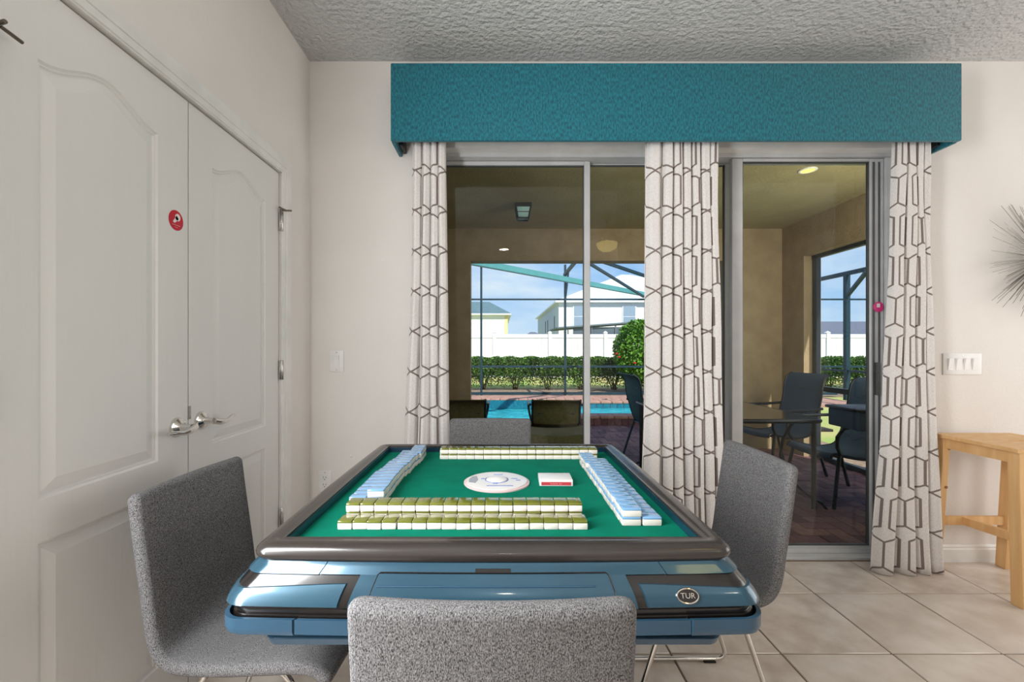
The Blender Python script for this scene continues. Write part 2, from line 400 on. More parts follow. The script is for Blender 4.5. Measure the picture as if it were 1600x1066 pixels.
def lever(door, y, z, s, neck_rot=0):
    base = door.location
    h = MB(); M = Matrix.Translation((.0, y - base.y, z)) @ Matrix.Rotation(pi / 2, 4, 'Y')
    h.lathe([(.033, 0), (.033, .004), (.030, .011), (.020, .016), (.013, .019), (.0105, .030), (.0105, .052)], 28, M)
    o = h.build('handle', 'chrome', door, smooth=True)
    q = MB(); pts = []; rs = []
    for i in range(15):
        t = i / 14
        pts.append((.055 + .006 * sin(t * pi), y - base.y + s * (-.012 + .122 * t), z - .009 * sin(pi * min(1, t * 1.12)) + .003 * smooth((t - .6) * 2.5) * s))
        rs.append((.0115 if t < .25 else .0115 - .0035 * smooth((t - .25) * 3)) * (1 if t < .9 else .75))
    q.tube(pts, rs, 12); q.build('lever', 'chrome', o, smooth=True)
lever(d1, 1.497, .937, -1); lever(d2, 1.617, .941, 1)
# small latch plate between the leaves
box(-.001, .002, 1.553 - 1.5565, 1.565 - 1.5565, .955, 1.0).build('latch_plate', 'steel', d2)
def hinge(door, y, z, stop=False, s=1):
    b = door.location
    h = MB(); h.box(.006, .010, y - b.y - .017, y - b.y + .017, z - .047, z + .047)
    h.tube([(.012, y - b.y, z - .048), (.012, y - b.y, z + .048)], .0075, 10)
    o = h.build('hinge', 'steel', door, bevel=.001, seg=1)
    if stop:
        q = MB(); q.tube([(.010, y - b.y, z + .056), (.055, y - b.y + .012 * s, z + .058)], .0045, 8); q.tube([(.010, y - b.y, z + .05), (.010, y - b.y, z + .062)], .009, 10)
        q.tube([(.030, y - b.y, z + .057), (.024, y - b.y - .05 * s, z + .056)], .004, 8); q.build('hinge_stop', 'satin_metal', o)
for z, st in ((1.852 - .03, True), (1.096, False), (.372, False)):
    hinge(d2, 2.196, z, st); hinge(d1, .942, z, st, -1)
def sticker(parent, M, r, m, kind):
    o = MB().lathe([(r, 0), (r, .0006)], 32, M).build('sticker', m, parent)
    q = MB(); T2 = M @ Matrix.Translation((0, 0, .0007)); h = .0003
    if kind == 'key':
        q.lathe([(r * .36, 0), (r * .36, h)], 20, T2 @ Matrix.Translation((r * .22, r * .34, 0)))
        q.prism([(-.46 * r, -.22 * r), (-.2 * r, -.3 * r), (.35 * r, .2 * r), (.05 * r, .5 * r)], T2, h)
    else:
        q.prism([(-.32 * r, -.08 * r), (.32 * r, -.08 * r), (.32 * r, .66 * r), (-.32 * r, .66 * r)], T2, h)
    q.build('symbol', 'sticker_white', o)
    return o
M = Matrix(((0, 0, 1, .0005), (1, 0, 0, 1.4945 - d1.location.y), (0, 1, 0, 1.628), (0, 0, 0, 1)))
tag(sticker(d1, M, .0335, 'sticker_red', 'key'), 'round red sticker with a white key')
MB().box(.0008, .0014, 1.476 - .924, 1.513 - .924, 1.611, 1.6135).box(.0008, .0014, 1.488 - .924, 1.501 - .924, 1.604, 1.606).build('printed_line', 'box_pink', d1)
# casing with stepped profile
def casing(name, poly_fn):
    m = MB()
    for (o0, o1, t) in ((0, .085, .012), (.006, .078, .016), (.03, .072, .020)):
        poly_fn(m, o0, o1, t)
    return struct(m, name, 'trim_paint', bevel=.0015, seg=1, ang=60)
def cas(m, a, b, t):
    y0, y1, z = DY0, DY1, DZ; M = Matrix(((0, 0, 1, XL), (1, 0, 0, 0), (0, 1, 0, 0), (0, 0, 0, 1)))
    m.prism([(y0 - b, 0), (y0 - a, 0), (y0 - a, z + a), (y1 + a, z + a), (y1 + a, 0), (y1 + b, 0), (y1 + b, z + b), (y0 - b, z + b)], M, t)
casing('trim_2', cas)
struct(MB().box(XL - .12, XL - .045, DY0, DY0 + .004, 0, DZ).box(XL - .12, XL - .045, DY1 - .004, DY1, 0, DZ).box(XL - .12, XL - .045, DY0 + .004, DY1 - .004, DZ - .004, DZ), 'trim_3', 'trim_paint')

# ------------------------------------------------------------------ sliding glass door
sd = sthing('door_3', (0, 0, 0))
fm = MB()
fm.box(OX0, OX1, 2.60, 2.725, OZ - .056, OZ - .001); fm.box(OX0, OX0 + .03, 2.60, 2.725, .0, OZ - .056); fm.box(OX1 - .028, OX1, 2.60, 2.725, .0, OZ - .056)
fm.build('outer_frame', 'frame_metal', sd, bevel=.003, seg=1)
MB().box(OX0, OX1, 2.545, 2.728, -.004, .012).box(OX0 + .03, OX1 - .028, 2.60, 2.612, .012, .040).box(OX0 + .03, OX1 - .028, 2.645, 2.652, .012, .034).box(OX0 + .03, OX1 - .028, 2.69, 2.697, .012, .030).build('sill_track', 'frame_metal', sd, bevel=.002, seg=1)
def slider(name, x0, x1, y, zt, zb, lw, rw):
    p = MB(); z0 = .02; z1 = OZ - .058
    f = MB(); f.box(x0, x0 + lw, y - .016, y + .016, z0, z1); f.box(x1 - rw, x1, y - .016, y + .016, z0, z1)
    f.box(x0 + lw, x1 - rw, y - .016, y + .016, zt, z1); f.box(x0 + lw, x1 - rw, y - .016, y + .016, z0, zb)
    o = f.build(name, 'frame_metal', sd, bevel=.003, seg=1)
    MB().box(x0 + lw, x1 - rw, y - .003, y + .003, zb, zt).build('pane', 'glass', o)
    b = MB()
    for a, c in ((x0 + lw, x0 + lw + .004), (x1 - rw - .004, x1 - rw)): b.box(a, c, y - .010, y + .010, zb, zt)
    b.box(x0 + lw, x1 - rw, y - .010, y + .010, zt - .004, zt); b.box(x0 + lw, x1 - rw, y - .010, y + .010, zb, zb + .004)
    b.build('gasket', 'frame_dark', o)
    return o
slider('sliding_panel', -.372, .532, 2.670, 2.312 - .024, .06, .05, .036)
slider('sliding_panel', .500, 1.40, 2.708, 2.312 - .006, .06, .036, .05)
s3 = slider('sliding_panel', 1.352, 2.238, 2.632, 2.295, .047, .064, .080)
q = MB(); q.box(2.172, 2.180, 2.610, 2.616, .05, 2.29); q.box(2.205, 2.211, 2.610, 2.616, .05, 2.29); q.build('stile_rib', 'frame_dark', s3)
M = Matrix.Translation((2.200, 2.6085, 1.443)) @ Matrix.Rotation(pi / 2, 4, 'X')
tag(sticker(s3, M, .030, 'sticker_pink', 'door'), 'round pink sticker with a white door symbol')
# latch handle on the middle stile
MB().box(2.184, 2.200, 2.596, 2.616, .93, 1.12).build('pull_handle', 'frame_dark', s3, bevel=.003)

struct(box(OX0, OX1, 2.531, 2.60, 2.336, OZ), 'trim_4', 'trim_paint')
# ------------------------------------------------------------------ lanai (covered patio) shell
ZP = -.05; LX0, LX1, LYB, LH = -1.35, 3.52, 5.6, 2.70
o = MB(); JX0, JX1, JZ = -.376, 2.79, 2.30
o.box(LX0 - .2, JX0, LYB, LYB + .2, ZP - .1, 3.0); o.box(JX1, LX1 + .2, LYB, LYB + .2, ZP - .1, 3.0); o.box(JX0, JX1, LYB, LYB + .2, JZ, 3.0)
struct(o, 'wall_patio_back', 'stucco_tan')
o = MB(); o.box(LX1, LX1 + .2, 2.73, 3.05, ZP - .1, 3.0); o.box(LX1, LX1 + .2, 5.2, LYB, ZP - .1, 3.0); o.box(LX1, LX1 + .2, 3.05, 5.2, 2.277, 3.0)
struct(o, 'wall_patio_right', 'stucco_tan')
struct(box(LX0 - .2, LX0, 2.73, LYB, ZP - .1, 3.0), 'wall_patio_left', 'stucco_tan')
struct(box(LX0, LX1, 2.73, LYB, LH, LH + .15), 'ceiling_patio', 'stucco_ceiling')
struct(MB().box(XL - .15, OX0, 2.731, 2.76, ZP - .1, 3.0).box(OX1, LX1, 2.731, 2.76, ZP - .1, LH).box(OX0, OX1, 2.731, 2.76, OZ, LH).box(LX0, XL - .15, 2.60, 2.76, ZP - .1, LH), 'wall_patio_front', 'stucco_tan')
struct(box(XL - 1.5, XR - .2, YB - .2, 2.76, HC + .12, 5.4), 'wall_upper_storey', 'exterior')
struct(box(LX0 - .5, LX1 + .5, 2.76, LYB + .5, 3.0, 3.1), 'roof_patio', 'exterior')
# screen frames in the openings
sf = sthing('window_1')
k = MB(); xx = LX1 + .09
for a in (5.12, 4.05, 3.09): MB().box(xx, xx + .05, a - .0, a + .06, ZP, 2.277).build('screen_post', 'bronze', sf)
MB().box(xx, xx + .05, 3.05, 5.2, .72, .775).build('screen_rail', 'bronze', sf); MB().box(xx, xx + .05, 3.05, 5.2, ZP, ZP + .05).build('screen_rail', 'bronze', sf); MB().box(xx, xx + .05, 3.05, 5.2, 2.235, 2.277).build('screen_rail', 'bronze', sf)

# ------------------------------------------------------------------ paved ground and pool
struct(MB().box(-3, 3.76, 2.735, 7.9, ZP - .12, ZP - .012).box(3.76, 5.2, 7.0, 7.9, ZP - .12, ZP - .012), 'floor_patio', 'joint')
pat = bpy.data.objects['floor_patio']
bu = .112
def brick_mesh(m, hz):
    a, b = (2 * bu, bu) if hz else (bu, 2 * bu); gg = .0028
    o = MB().box(gg, a - gg, gg, b - gg, -.03, 0).build('brick', m, bevel=.003, seg=1); me = o.data; bpy.data.objects.remove(o); return me
bms = {h: [brick_mesh(m, h) for m in ('brick_a', 'brick_b', 'brick_c')] for h in (0, 1)}
cells = []
for iy in range(0, 44):
    for ix in range(-28, 72):
        r = (ix - iy) % 4
        x = ix * bu * .98; y = 2.775 + iy * bu * .98
        if r == 0: cells.append((1, ix * bu, 2.775 + iy * bu))
        elif r == 3: cells.append((0, ix * bu, 2.775 + iy * bu))
def inview(x, y):
    px = CX + x / y * F; py = CY + 1.25 * F / y
    s = 0
    if 1225 < px < 1370 and 690 < py < 862: s = 3
    elif 925 < px < 1010 and 655 < py < 730: s = 2
    elif 1130 < px < 1370: s = 1
    return s
cells = [c for c in cells if c[1] > LX0 - 1.5 and c[1] < 5.0 and c[2] < 7.7 and not (c[1] > LX1 + .02 and c[2] < 7.0)]
cells = [c for c in cells if not (c[2] < 5.7 and (c[1] < LX0 - .1 or c[1] > LX1 + .1))]
cells.sort(key=lambda c: (-inview(c[1] + .1, c[2] + .1), c[2]))
for h, x, y in cells[:290]:
    me = random.choice(bms[h]); inst(me, 'brick', pat, (x, y, ZP + random.uniform(-.0015, .0015)))
st = MB(); gg = .0028
for h, x, y in cells[290:]:
    a, b = (2 * bu, bu) if h else (bu, 2 * bu)
    st.box(x + gg, x + a - gg, y + gg, y + b - gg, ZP - .03, ZP, random.randrange(3))
o = st.build('brick_paving', ['brick_a', 'brick_b', 'brick_c'], pat); o['kind'] = 'stuff'
# ground
ge = struct(MB().box(-60, 90, 12.0, 14.4, -.4, -.1).box(-60, 90, 16.9, 130, -.4, .15), 'ground', 'grass')
struct(MB().add([(-60, 14.4, -.1), (90, 14.4, -.1), (90, 16.9, .15), (-60, 16.9, .15)], [(0, 1, 2, 3)]), 'ground_slope', 'grass')
struct(MB().box(3.76, 90, 2.0, 7.0, -.4, -.1).box(5.2, 90, 7.0, 12.0, -.4, -.1).box(-60, -8.2, 2.7, 12.35, -.4, -.1).box(-60, -3, 2.7, 7.9, -.4, -.13), 'ground_side', 'grass')
struct(MB().box(-8, 14, 12.02, 15.0, -.12, -.085).box(3.76, 4.5, 2.0, 7.0, -.12, -.095), 'ground_mulch', 'mulch')
# pool: basin, water, coping
pl = sthing('pool')
PX0, PX1, PY0, PY1 = -8, 4.9, 7.9, 11.05
MB().box(PX0, PX1, PY0, PY1, -.9, -.8).box(PX0, PX1, PY0 - .05, PY0, -.9, -.07).box(PX0, PX1, PY1, PY1 + .05, -.9, -.07).box(PX0 - .05, PX0, PY0, PY1, -.9, -.07).box(PX1, PX1 + .05, PY0, PY1, -.9, -.07).build('basin', 'pool_tile', pl)
MB().box(PX0, PX1, PY0, PY1, -.5, -.29).build('water', 'water', pl)
tm_ = MB()
for i in range(60):
    x = PX0 + i * .16
    if x < -3 or x > 4.7: continue
    MB().box(x + .004, x + .156, PY1 - .008, PY1, -.285, -.075).build('pool_tile', 'pool_tile', pl)
cm = MB().box(.004, .226, 0, .30, -.055, 0).build('coping_stone', 'coping', bevel=.012, seg=2); cme = cm.data; bpy.data.objects.remove(cm)
for i in range(34): inst(cme, 'coping_stone', pl, (-3.0 + i * .23, PY1, ZP + .01))
for i in range(34): inst(cme, 'coping_stone', pl, (-3.0 + i * .23, PY0 - .28, ZP + .012))
struct(MB().box(-8.2, 8.3, PY1 + .3, 12.02, -.2, ZP - .002).box(5.2, 8.3, 9.9, PY1 + .3, -.2, ZP - .004).box(4.95, 5.2, 7.9, PY1 + .3, -.2, ZP - .004), 'floor_deck', 'coping')
# raised spa
sp = tag(sthing('spa'), 'raised spa with brick coping')
SX0, SX1, SY0, SY1 = 1.18, 3.9, 7.3, 9.55
MB().box(SX0, SX1, SY0, SY0 + .25, ZP - .02, .06).box(SX0, SX1, SY1 - .25, SY1, ZP - .3, .06).box(SX0, SX0 + .25, SY0 + .25, SY1 - .25, ZP - .3, .06).box(SX1 - .25, SX1, SY0 + .25, SY1 - .25, ZP - .3, .06).build('spa_wall', 'brick_b', sp)
MB().box(SX0 + .25, SX1 - .25, SY0 + .25, SY1 - .25, -.3, -.04).build('water', 'water', sp)
for i in range(16): MB().box(SX0 + .26 + i * .14, SX0 + .39 + i * .14, SY1 - .258, SY1 - .25, -.04, .055).build('pool_tile', 'pool_tile', sp)
c2 = MB().box(.004, .226, 0, .30, -.05, 0).build('coping_stone', 'coping', bevel=.012, seg=2); c2m = c2.data; bpy.data.objects.remove(c2)
for i in range(12): inst(c2m, 'coping_stone', sp, (SX0 - .02 + i * .23, SY0 - .03, .11)); inst(c2m, 'coping_stone', sp, (SX0 - .02 + i * .23, SY1 - .27, .11))
for i in range(24): MB().box(SX0 + .01 + i * .112, SX0 + .114 + i * .112, SY0 - .012, SY0, ZP, .058).build('brick', 'brick_b' if i % 3 else 'brick_a', sp)

# ------------------------------------------------------------------ pool cage
cg = thing('pool_enclosure', (0, 12, ZP), 'dark aluminium pool cage frame standing around the pool', 'frame')
def cb(name, a, b, w=.05, h=None, m='cage_metal'):
    a = Vector(a) - cg.location; b = Vector(b) - cg.location
    MB().beam(a, b, w, h or w).build(name, m, cg)
YC = 12.0
for x in (752, 883, 1272): 
    X = (x - CX) / F * YC; cb('post', (X, YC, ZP), (X, YC, 3.0 if x == 1272 else 3.45), .055 if x < 1000 else .12)
X2 = (1323 - CX) / F * 10.87; cb('post', (X2, 10.87, ZP), (X2, 10.87, 3.02), .1)
cb('post', (4.75, YC, ZP), (4.75, YC, 3.4)); cb('post', (-3.4, YC, ZP), (-3.4, YC, 3.4))
cb('rail', (-8, YC, 2.52), (16, YC, 2.52), .045); cb('rail', (-8, YC, .72), (16, YC, .72), .05); cb('rail', (-8, YC, -.0), (9, YC, -.0), .07)
cb('rail', (8.4, 12, .66), (8.4, 6.5, .66), .05)
cb('roof_beam', (8.38, 12.2, 3.02), (8.38, 6.0, 3.02), .06, .1)
cb('brace', P(1325, 461, 10.8), P(1357, 421, 9.9), .07)
cb('eave_beam', P(700, 402, 7.0), P(1012, 461, 12.0), .1, .10, 'cage_teal'); cb('roof_beam', P(930, 405, 7.5), P(1040, 442, 9.0), .05); cb('roof_beam', P(915, 408, 8.5), P(1006, 464, 11.8), .05)
cb('brace', P(882, 430, 11.9), P(900, 408, 10.5), .07); cb('brace', P(883, 470, 11.95), P(888, 424, 11.9), .05)
cb('roof_beam', P(733, 411, 11.9), P(760, 410, 11.9), .05, .05, 'cage_teal')

# ------------------------------------------------------------------ fence
fn = thing('vinyl_fence', (0, 16.7, -.1), 'long white vinyl privacy fence beyond the hedge', 'fence')
pk = -2.3 - 2.07; 
while pk < 16:
    MB().box(pk - .065, pk + .065, -.065, .065, 0, 1.90).build('post', 'vinyl', fn)
    MB().add([(pk - .08, -.08, 1.90), (pk + .08, -.08, 1.90), (pk + .08, .08, 1.90), (pk - .08, .08, 1.90), (pk, 0, 1.96)], [(0, 1, 2, 3), (0, 1, 4), (1, 2, 4), (2, 3, 4), (3, 0, 4)]).build('post_cap', 'vinyl', fn)
    for za in (1.70, .05): MB().box(pk + .065, pk + 2.005, -.03, .03, za, za + .14).build('rail', 'vinyl', fn)
    nb = 8; wv = 1.94 / nb
    for i in range(nb): MB().box(pk + .065 + i * wv + .003, pk + .065 + (i + 1) * wv - .003, -.014, .014, .19, 1.70).build('board', 'vinyl', fn)
    pk += 2.07

# ------------------------------------------------------------------ hedge and shrubs
def leaves(n, fn_, m3, size, name, parent, seed):
    rd = random.Random(seed); q = MB()
    for _ in range(n):
        p, s = fn_(rd); d = Vector((rd.uniform(-1, 1), rd.uniform(-1, 1), rd.uniform(-.3, 1))).normalized()
        a = d.orthogonal().normalized(); b = d.cross(a); an = rd.uniform(0, pi); L = size * s * rd.uniform(.7, 1.3)
        t = a * cos(an) + b * sin(an); c = (b * cos(an) - a * sin(an)) * .32
        q.add([p - t * L * .5, p + c * L, p + t * L * .5, p - c * L], [(0, 1, 2, 3)], rd.choice((0, 0, 1)))
    o = q.build(name, m3, parent); o['kind'] = 'stuff'; return o
def shrub(loc, label, group, seed, first=None):
    if first:
        c = copy_tree(first); c.location = loc; c.rotation_euler.z = random.choice([0, pi]); c['label'] = label; c['group'] = group; return c
    t = thing('hedge_shrub', loc, label, 'shrub', group=group)
    def fnn(rd):
        while True:
            x, y, z = rd.uniform(-.53, .53), rd.uniform(-.4, .4), rd.uniform(.10, 1.06)
            if z > .44: ok = rd.random() < 1
            else: ok = rd.random() < (z - .05) * 1.2 * (1.15 - min(1, abs(abs(x) - .2) * 2)) 
            top = 1.04 - .03 * sin(x * 9)
            if ok and z < top: return Vector((x, y, z)), (1.0 if z > .5 else .9)
    leaves(6000, fnn, ['leaf_dark', 'leaf_mid'], .062, 'foliage', t, seed)
    s = MB(); rd = random.Random(seed)
    for i in range(7):
        a = rd.uniform(0, 2 * pi); r = rd.uniform(.2, .46)
        s.tube([(rd.uniform(-.06, .06), rd.uniform(-.05, .05), 0), (cos(a) * r * .35, sin(a) * r * .3, .25), (cos(a) * r, sin(a) * r * .6, .75)], [.022, .016, .007], 6)
    s.build('stem', 'bark', t); return t
h0 = shrub((-.55, 14.1, -.1), 'dark green clipped hedge shrub with bare stems in front of white fence', 'hedge shrubs along the fence', 5)
h0['label'] = 'clipped hedge shrub, leftmost seen through the glass, before white fence'
for x, wd in ((-1.6, 'hidden behind the left patio wall'), (.46, 'second from left through the glass'), (1.49, 'third from left through the glass'), (2.53, 'left of the bright flowering bush'), (3.55, 'behind the bright flowering bush'), (4.58, 'right of the flowering bush behind curtain'), (9.2, 'hidden behind patio corner wall'), (10.3, 'leftmost in the right patio opening'), (11.4, 'second in the right patio opening'), (12.5, 'rightmost beyond the door stile')):
    shrub((x, 14.1 + random.uniform(-.1, .1), -.1), 'clipped hedge shrub, ' + wd, 'hedge shrubs along the fence', 5, h0)
bb = thing('flowering_bush', (4.0, 12.95, -.1), 'tall bright green bush with red flowers rising above the hedge', 'bush')
def fb(rd):
    while True:
        v = Vector((rd.uniform(-1, 1), rd.uniform(-1, 1), rd.uniform(-1, 1)))
        if .45 < v.length < 1: return Vector((v.x * .75, v.y * .6, 1.18 + v.z * .98)), 1
leaves(9000, fb, ['leaf_bright', 'leaf_mid'], .085, 'foliage', bb, 9)
s = MB()
for i in range(6): a = i * 1.05; s.tube([(0, 0, 0), (cos(a) * .15, sin(a) * .15, .5), (cos(a) * .45, sin(a) * .4, 1.4)], [.03, .02, .008], 6)
s.build('stem', 'bark', bb)
for p in ((-.72, -.3, 1.15), (-.66, -.35, 1.06), (-.3, -.62, .9)): MB().lathe([(.01, -.02), (.04, .0), (.045, .02), (.01, .03)], 8, Matrix.Translation(p)).build('flower', 'flower_red', bb)

# ------------------------------------------------------------------ neighbouring houses
def hip(m, x0, x1, y0, y1, z0, z1, inset):
    ym = (y0 + y1) / 2
    m.add([(x0, y0, z0), (x1, y0, z0), (x1, y1, z0), (x0, y1, z0), (x0 + inset, ym, z1), (x1 - inset, ym, z1)], [(0, 1, 5, 4), (1, 2, 5), (2, 3, 4, 5), (3, 0, 4), (0, 3, 2, 1)])
def house(name, x0, x1, y0, y1, h, zr, inset, wm, rm, label, ov=.3):
    t = thing(name, ((x0 + x1) / 2, (y0 + y1) / 2, -.1), label, 'house'); L = t.location; ax = (x1 - x0) / 2; ay = (y1 - y0) / 2
    MB().box(-ax, ax, -ay, ay, 0, h).build('wall', wm, t)
    m = MB(); hip(m, -ax - ov, ax + ov, -ay - ov, ay + ov, h + .12, zr, inset); m.build('roof', rm, t)
    MB().box(-ax - ov, ax + ov, -ay - ov, ay + ov, h, h + .12).build('fascia', 'trim_paint', t)
    return t
hA = house('house', -12, .6, 38, 50, 4.15, 5.9, 2.0, 'house_white', 'roof_teal', 'pale cream house with a low teal-grey hip roof at left')
MB().box(6.04, 6.32, -6.02, -5.9, 0, 4.1).build('corner_board', 'house_yellow', hA)
hB = house('house', 4.68, 21, 36, 56, 5.0, 8.9, 8, 'house_white', 'roof_pale', 'large white two-storey house with a pale hip roof')
ax = (21 - 4.68) / 2
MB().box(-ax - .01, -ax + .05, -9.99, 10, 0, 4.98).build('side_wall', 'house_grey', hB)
def hwin(x, z0, z1, w_):
    f = MB().box(x - w_ / 2 - .08, x + w_ / 2 + .08, -10.06, -10, z0 - .08, z1 + .08).build('window', 'vinyl', hB)
    MB().box(x - w_ / 2, x + w_ / 2, -10.08, -10.06, z0, (z0 + z1) / 2 - .03).box(x - w_ / 2, x + w_ / 2, -10.08, -10.06, (z0 + z1) / 2 + .03, z1).build('pane', 'house_pane', f)
for px in (906, 983):
    hwin((px - CX) / F * 36 - (4.68 + 21) / 2, 3.1, 4.7, .95)
for dy in (2.5, 8, 10.2): MB().box(-ax - .04, -ax - .01, dy - 10, dy - 9.6, 2.9, 4.1).build('window', 'roof_dark', hB)
hC = house('house', 3.2, 9.5, 82, 95, 2.6, 4.6, 3, 'house_white', 'roof_dark', 'small distant house with a grey roof between the two large houses')
hD = house('house', 26, 62, 42, 60, 2.5, 4.4, 6, 'house_white', 'roof_dark', 'long low house with a dark blue-grey roof seen through right opening')
hE = house('house', 22, 25.6, 41, 41.9, 4.0, 4.6, 1, 'house_white', 'roof_teal', 'narrow pale house end beside the dark roofed house', .2)
# neighbour's pool cage and covered patio
nc = thing('neighbour_enclosure', (7.5, 31, -.1), 'grey screened enclosure against the large white house', 'enclosure')
MB().add([(-3.7, -1, 2.75), (4.8, -1, 3.35), (9, -1, 3.3), (9, 4.5, 3.5), (4.8, 4.5, 3.5), (-3.7, 4.5, 2.75), (-3.7, -1, 2.66), (4.8, -1, 3.26), (9, -1, 3.21), (9, 4.5, 3.4), (4.8, 4.5, 3.4), (-3.7, 4.5, 2.66)],
         [(0, 1, 4, 5), (1, 2, 3, 4), (6, 7, 10, 11), (7, 8, 9, 10), (0, 1, 7, 6), (1, 2, 8, 7), (2, 3, 9, 8), (3, 4, 10, 9), (4, 5, 11, 10), (5, 0, 6, 11)]).build('roof', 'screen_grey', nc)
MB().box(-2.6, 9, -.8, -.76, 0, 2.75).build('screen', 'mesh_screen', nc)
for i in range(8): MB().box(-3.0 + i * 1.6, -2.92 + i * 1.6, -.9, -.82, 0, 2.7 + min(.6, i * .1)).build('post', 'roof_dark', nc)
MB().box(-3.0, 9, -.9, -.84, 2.2, 2.28).build('rail', 'roof_dark', nc)

# ------------------------------------------------------------------ patio furniture
def sling_chair(name, label, sl, mt, group=None, high=.96):
    """faces +Y; origin on the floor under the seat"""
    t = thing(name, (0, 0, 0), label, 'chair', group=group)
    top = high
    prof = [(-.40, top), (-.345, top - .035), (-.315, top - .11), (-.295, top - .25), (-.265, .62), (-.23, .50), (-.19, .42), (-.13, .385), (0, .375), (.15, .40), (.22, .42), (.255, .41), (.27, .385)]
    pr = []
    for i in range(len(prof) - 1):
        a, b = prof[i], prof[i + 1]; z = prof[max(0, i - 1)]; c = prof[min(len(prof) - 1, i + 2)]
        for k in range(4):
            s = k / 4; pr.append(tuple(.5 * (2 * a[j] + (b[j] - z[j]) * s + (2 * z[j] - 5 * a[j] + 4 * b[j] - c[j]) * s * s + (3 * a[j] - z[j] - 3 * b[j] + c[j]) * s ** 3) for j in (0, 1)))
    pr.append(prof[-1])
    split = [i for i, p in enumerate(pr) if p[0] > -.225][0]
    def sheet(nm, pp):
        m = MB(); n = 7; vs = []
        for off in (.006, -.006):
            for y, z in pp:
                for i in range(n):
                    u = i / (n - 1) * 2 - 1; vs.append((u * .235, y + off * .7 - .012 * (1 - u * u) * (1 if z > .5 else 0), z + off * .7 - .015 * (1 - u * u) * (1 if z <= .5 else 0)))
        K = len(pp); fs = []
        for s_ in (0, 1):
            for i in range(K - 1):
                for j in range(n - 1):
                    a = s_ * K * n + i * n + j; fs.append((a, a + 1, a + n + 1, a + n))
        for i in range(K - 1):
            for j in (0, n - 1): a = i * n + j; fs.append((a, a + n, a + n + K * n, a + K * n))
        for j in range(n - 1):
            for i in (0, K - 1): a = i * n + j; fs.append((a, a + 1, a + 1 + K * n, a + K * n))
        m.add(vs, fs); return m.build(nm, sl, t, smooth=True)
    sheet('backrest', pr[:split + 1]); sheet('seat', pr[split:])
    m = MB(); m.tube([(-.19, -.317, top - .15), (.19, -.317, top - .15)], .006, 6); m.build('seam', mt, t)
    for s in (-1, 1):
        m = MB(); m.tube([(s * .245, y, z) for y, z in pr], .0125, 8); m.build('side_rail', mt, t, smooth=True)
        m = MB(); m.tube([(s * .27, -.29, .66), (s * .285, -.15, .65), (s * .29, .1, .645), (s * .288, .2, .625), (s * .285, .245, .56), (s * .27, .235, .48), (s * .25, .19, .41)], .014, 8); m.build('armrest', mt, t, smooth=True)
        m = MB(); m.tube([(s * .25, .2, .41), (s * .27, .24, .2), (s * .28, .27, .0)], .014, 8); m.build('leg', mt, t, smooth=True)
        m = MB(); m.tube([(s * .25, -.2, .43), (s * .27, -.27, .2), (s * .28, -.33, .0)], .014, 8); m.build('leg', mt, t, smooth=True)
    m = MB(); m.tube([(-.245, .19, .39), (.245, .19, .39)], .011, 8); m.tube([(-.245, -.2, .40), (.245, -.2, .40)], .011, 8); m.build('crossbar', mt, t, smooth=True)
    return t
ch = sling_chair('patio_chair', 'blue-grey sling patio chair at far right corner of patio dining table', 'sling_blue', 'patio_metal', high=.99)
ch.location = (2.83, 4.62, ZP); ch.rotation_euler.z = pi / 2 + .12
c = copy_tree(ch); c.location = (2.85, 3.78, ZP); c.rotation_euler.z = pi / 2 + .05; c['label'] = 'blue-grey sling patio chair nearest the sliding door, cut off by door stile'
cz = sling_chair('patio_chair', 'dark teal sling patio chair seen side-on at middle curtain edge', 'sling_teal', 'patio_metal_green', high=.97)
cz.location = (1.79, 5.02, ZP); cz.rotation_euler.z = -pi / 2 + .05
# patio dining table
TZ = .66; tx0, tx1, ty0, ty1 = 1.42, 2.48, 3.44, 4.70
pt = thing('patio_table', (1.95, 4.07, ZP), 'rectangular dark glass-topped patio dining table on bricks', 'table')
def rrect(x0, x1, y0, y1, r, n=6):
    out = []
    for cx, cy, a in ((x1 - r, y0 + r, -90), (x1 - r, y1 - r, 0), (x0 + r, y1 - r, 90), (x0 + r, y0 + r, 180)):
        for i in range(n + 1): q_ = radians(a + 90 * i / n); out.append((cx + r * cos(q_), cy + r * sin(q_)))
    return out
L = pt.location
pr = [(x - L.x, y - L.y) for x, y in rrect(tx0, tx1, ty0, ty1, .06)]
m = MB(); m.prism(pr, Matrix.Translation((0, 0, TZ - L.z - .012)), .010); m.build('glass_top', 'table_glass', pt)
m = MB(); m.tube([(x, y, TZ - L.z - .018) for x, y in pr], .018, 8, closed=True); m.build('rim_frame', 'patio_metal', pt, smooth=True)
for sx, sy in ((1, -1), (1, 1), (-1, 1), (-1, -1)):
    m = MB(); X = sx * .49; Y = sy * .58
    m.tube([(X, Y, TZ - L.z - .03), (X, Y, .0)], .018, 8); m.build('leg', 'patio_metal', pt)
    m = MB(); m.tube([(X - sx * .16, Y, TZ - L.z - .03), (X - sx * .24, Y, .55), (X - sx * .26, Y, .42), (X - sx * .2, Y, .25), (X - sx * .06, Y, .12), (X + sx * .06, Y, .05), (X + sx * .1, Y, .0)], .011, 8); m.build('scroll_brace', 'patio_metal', pt, smooth=True)
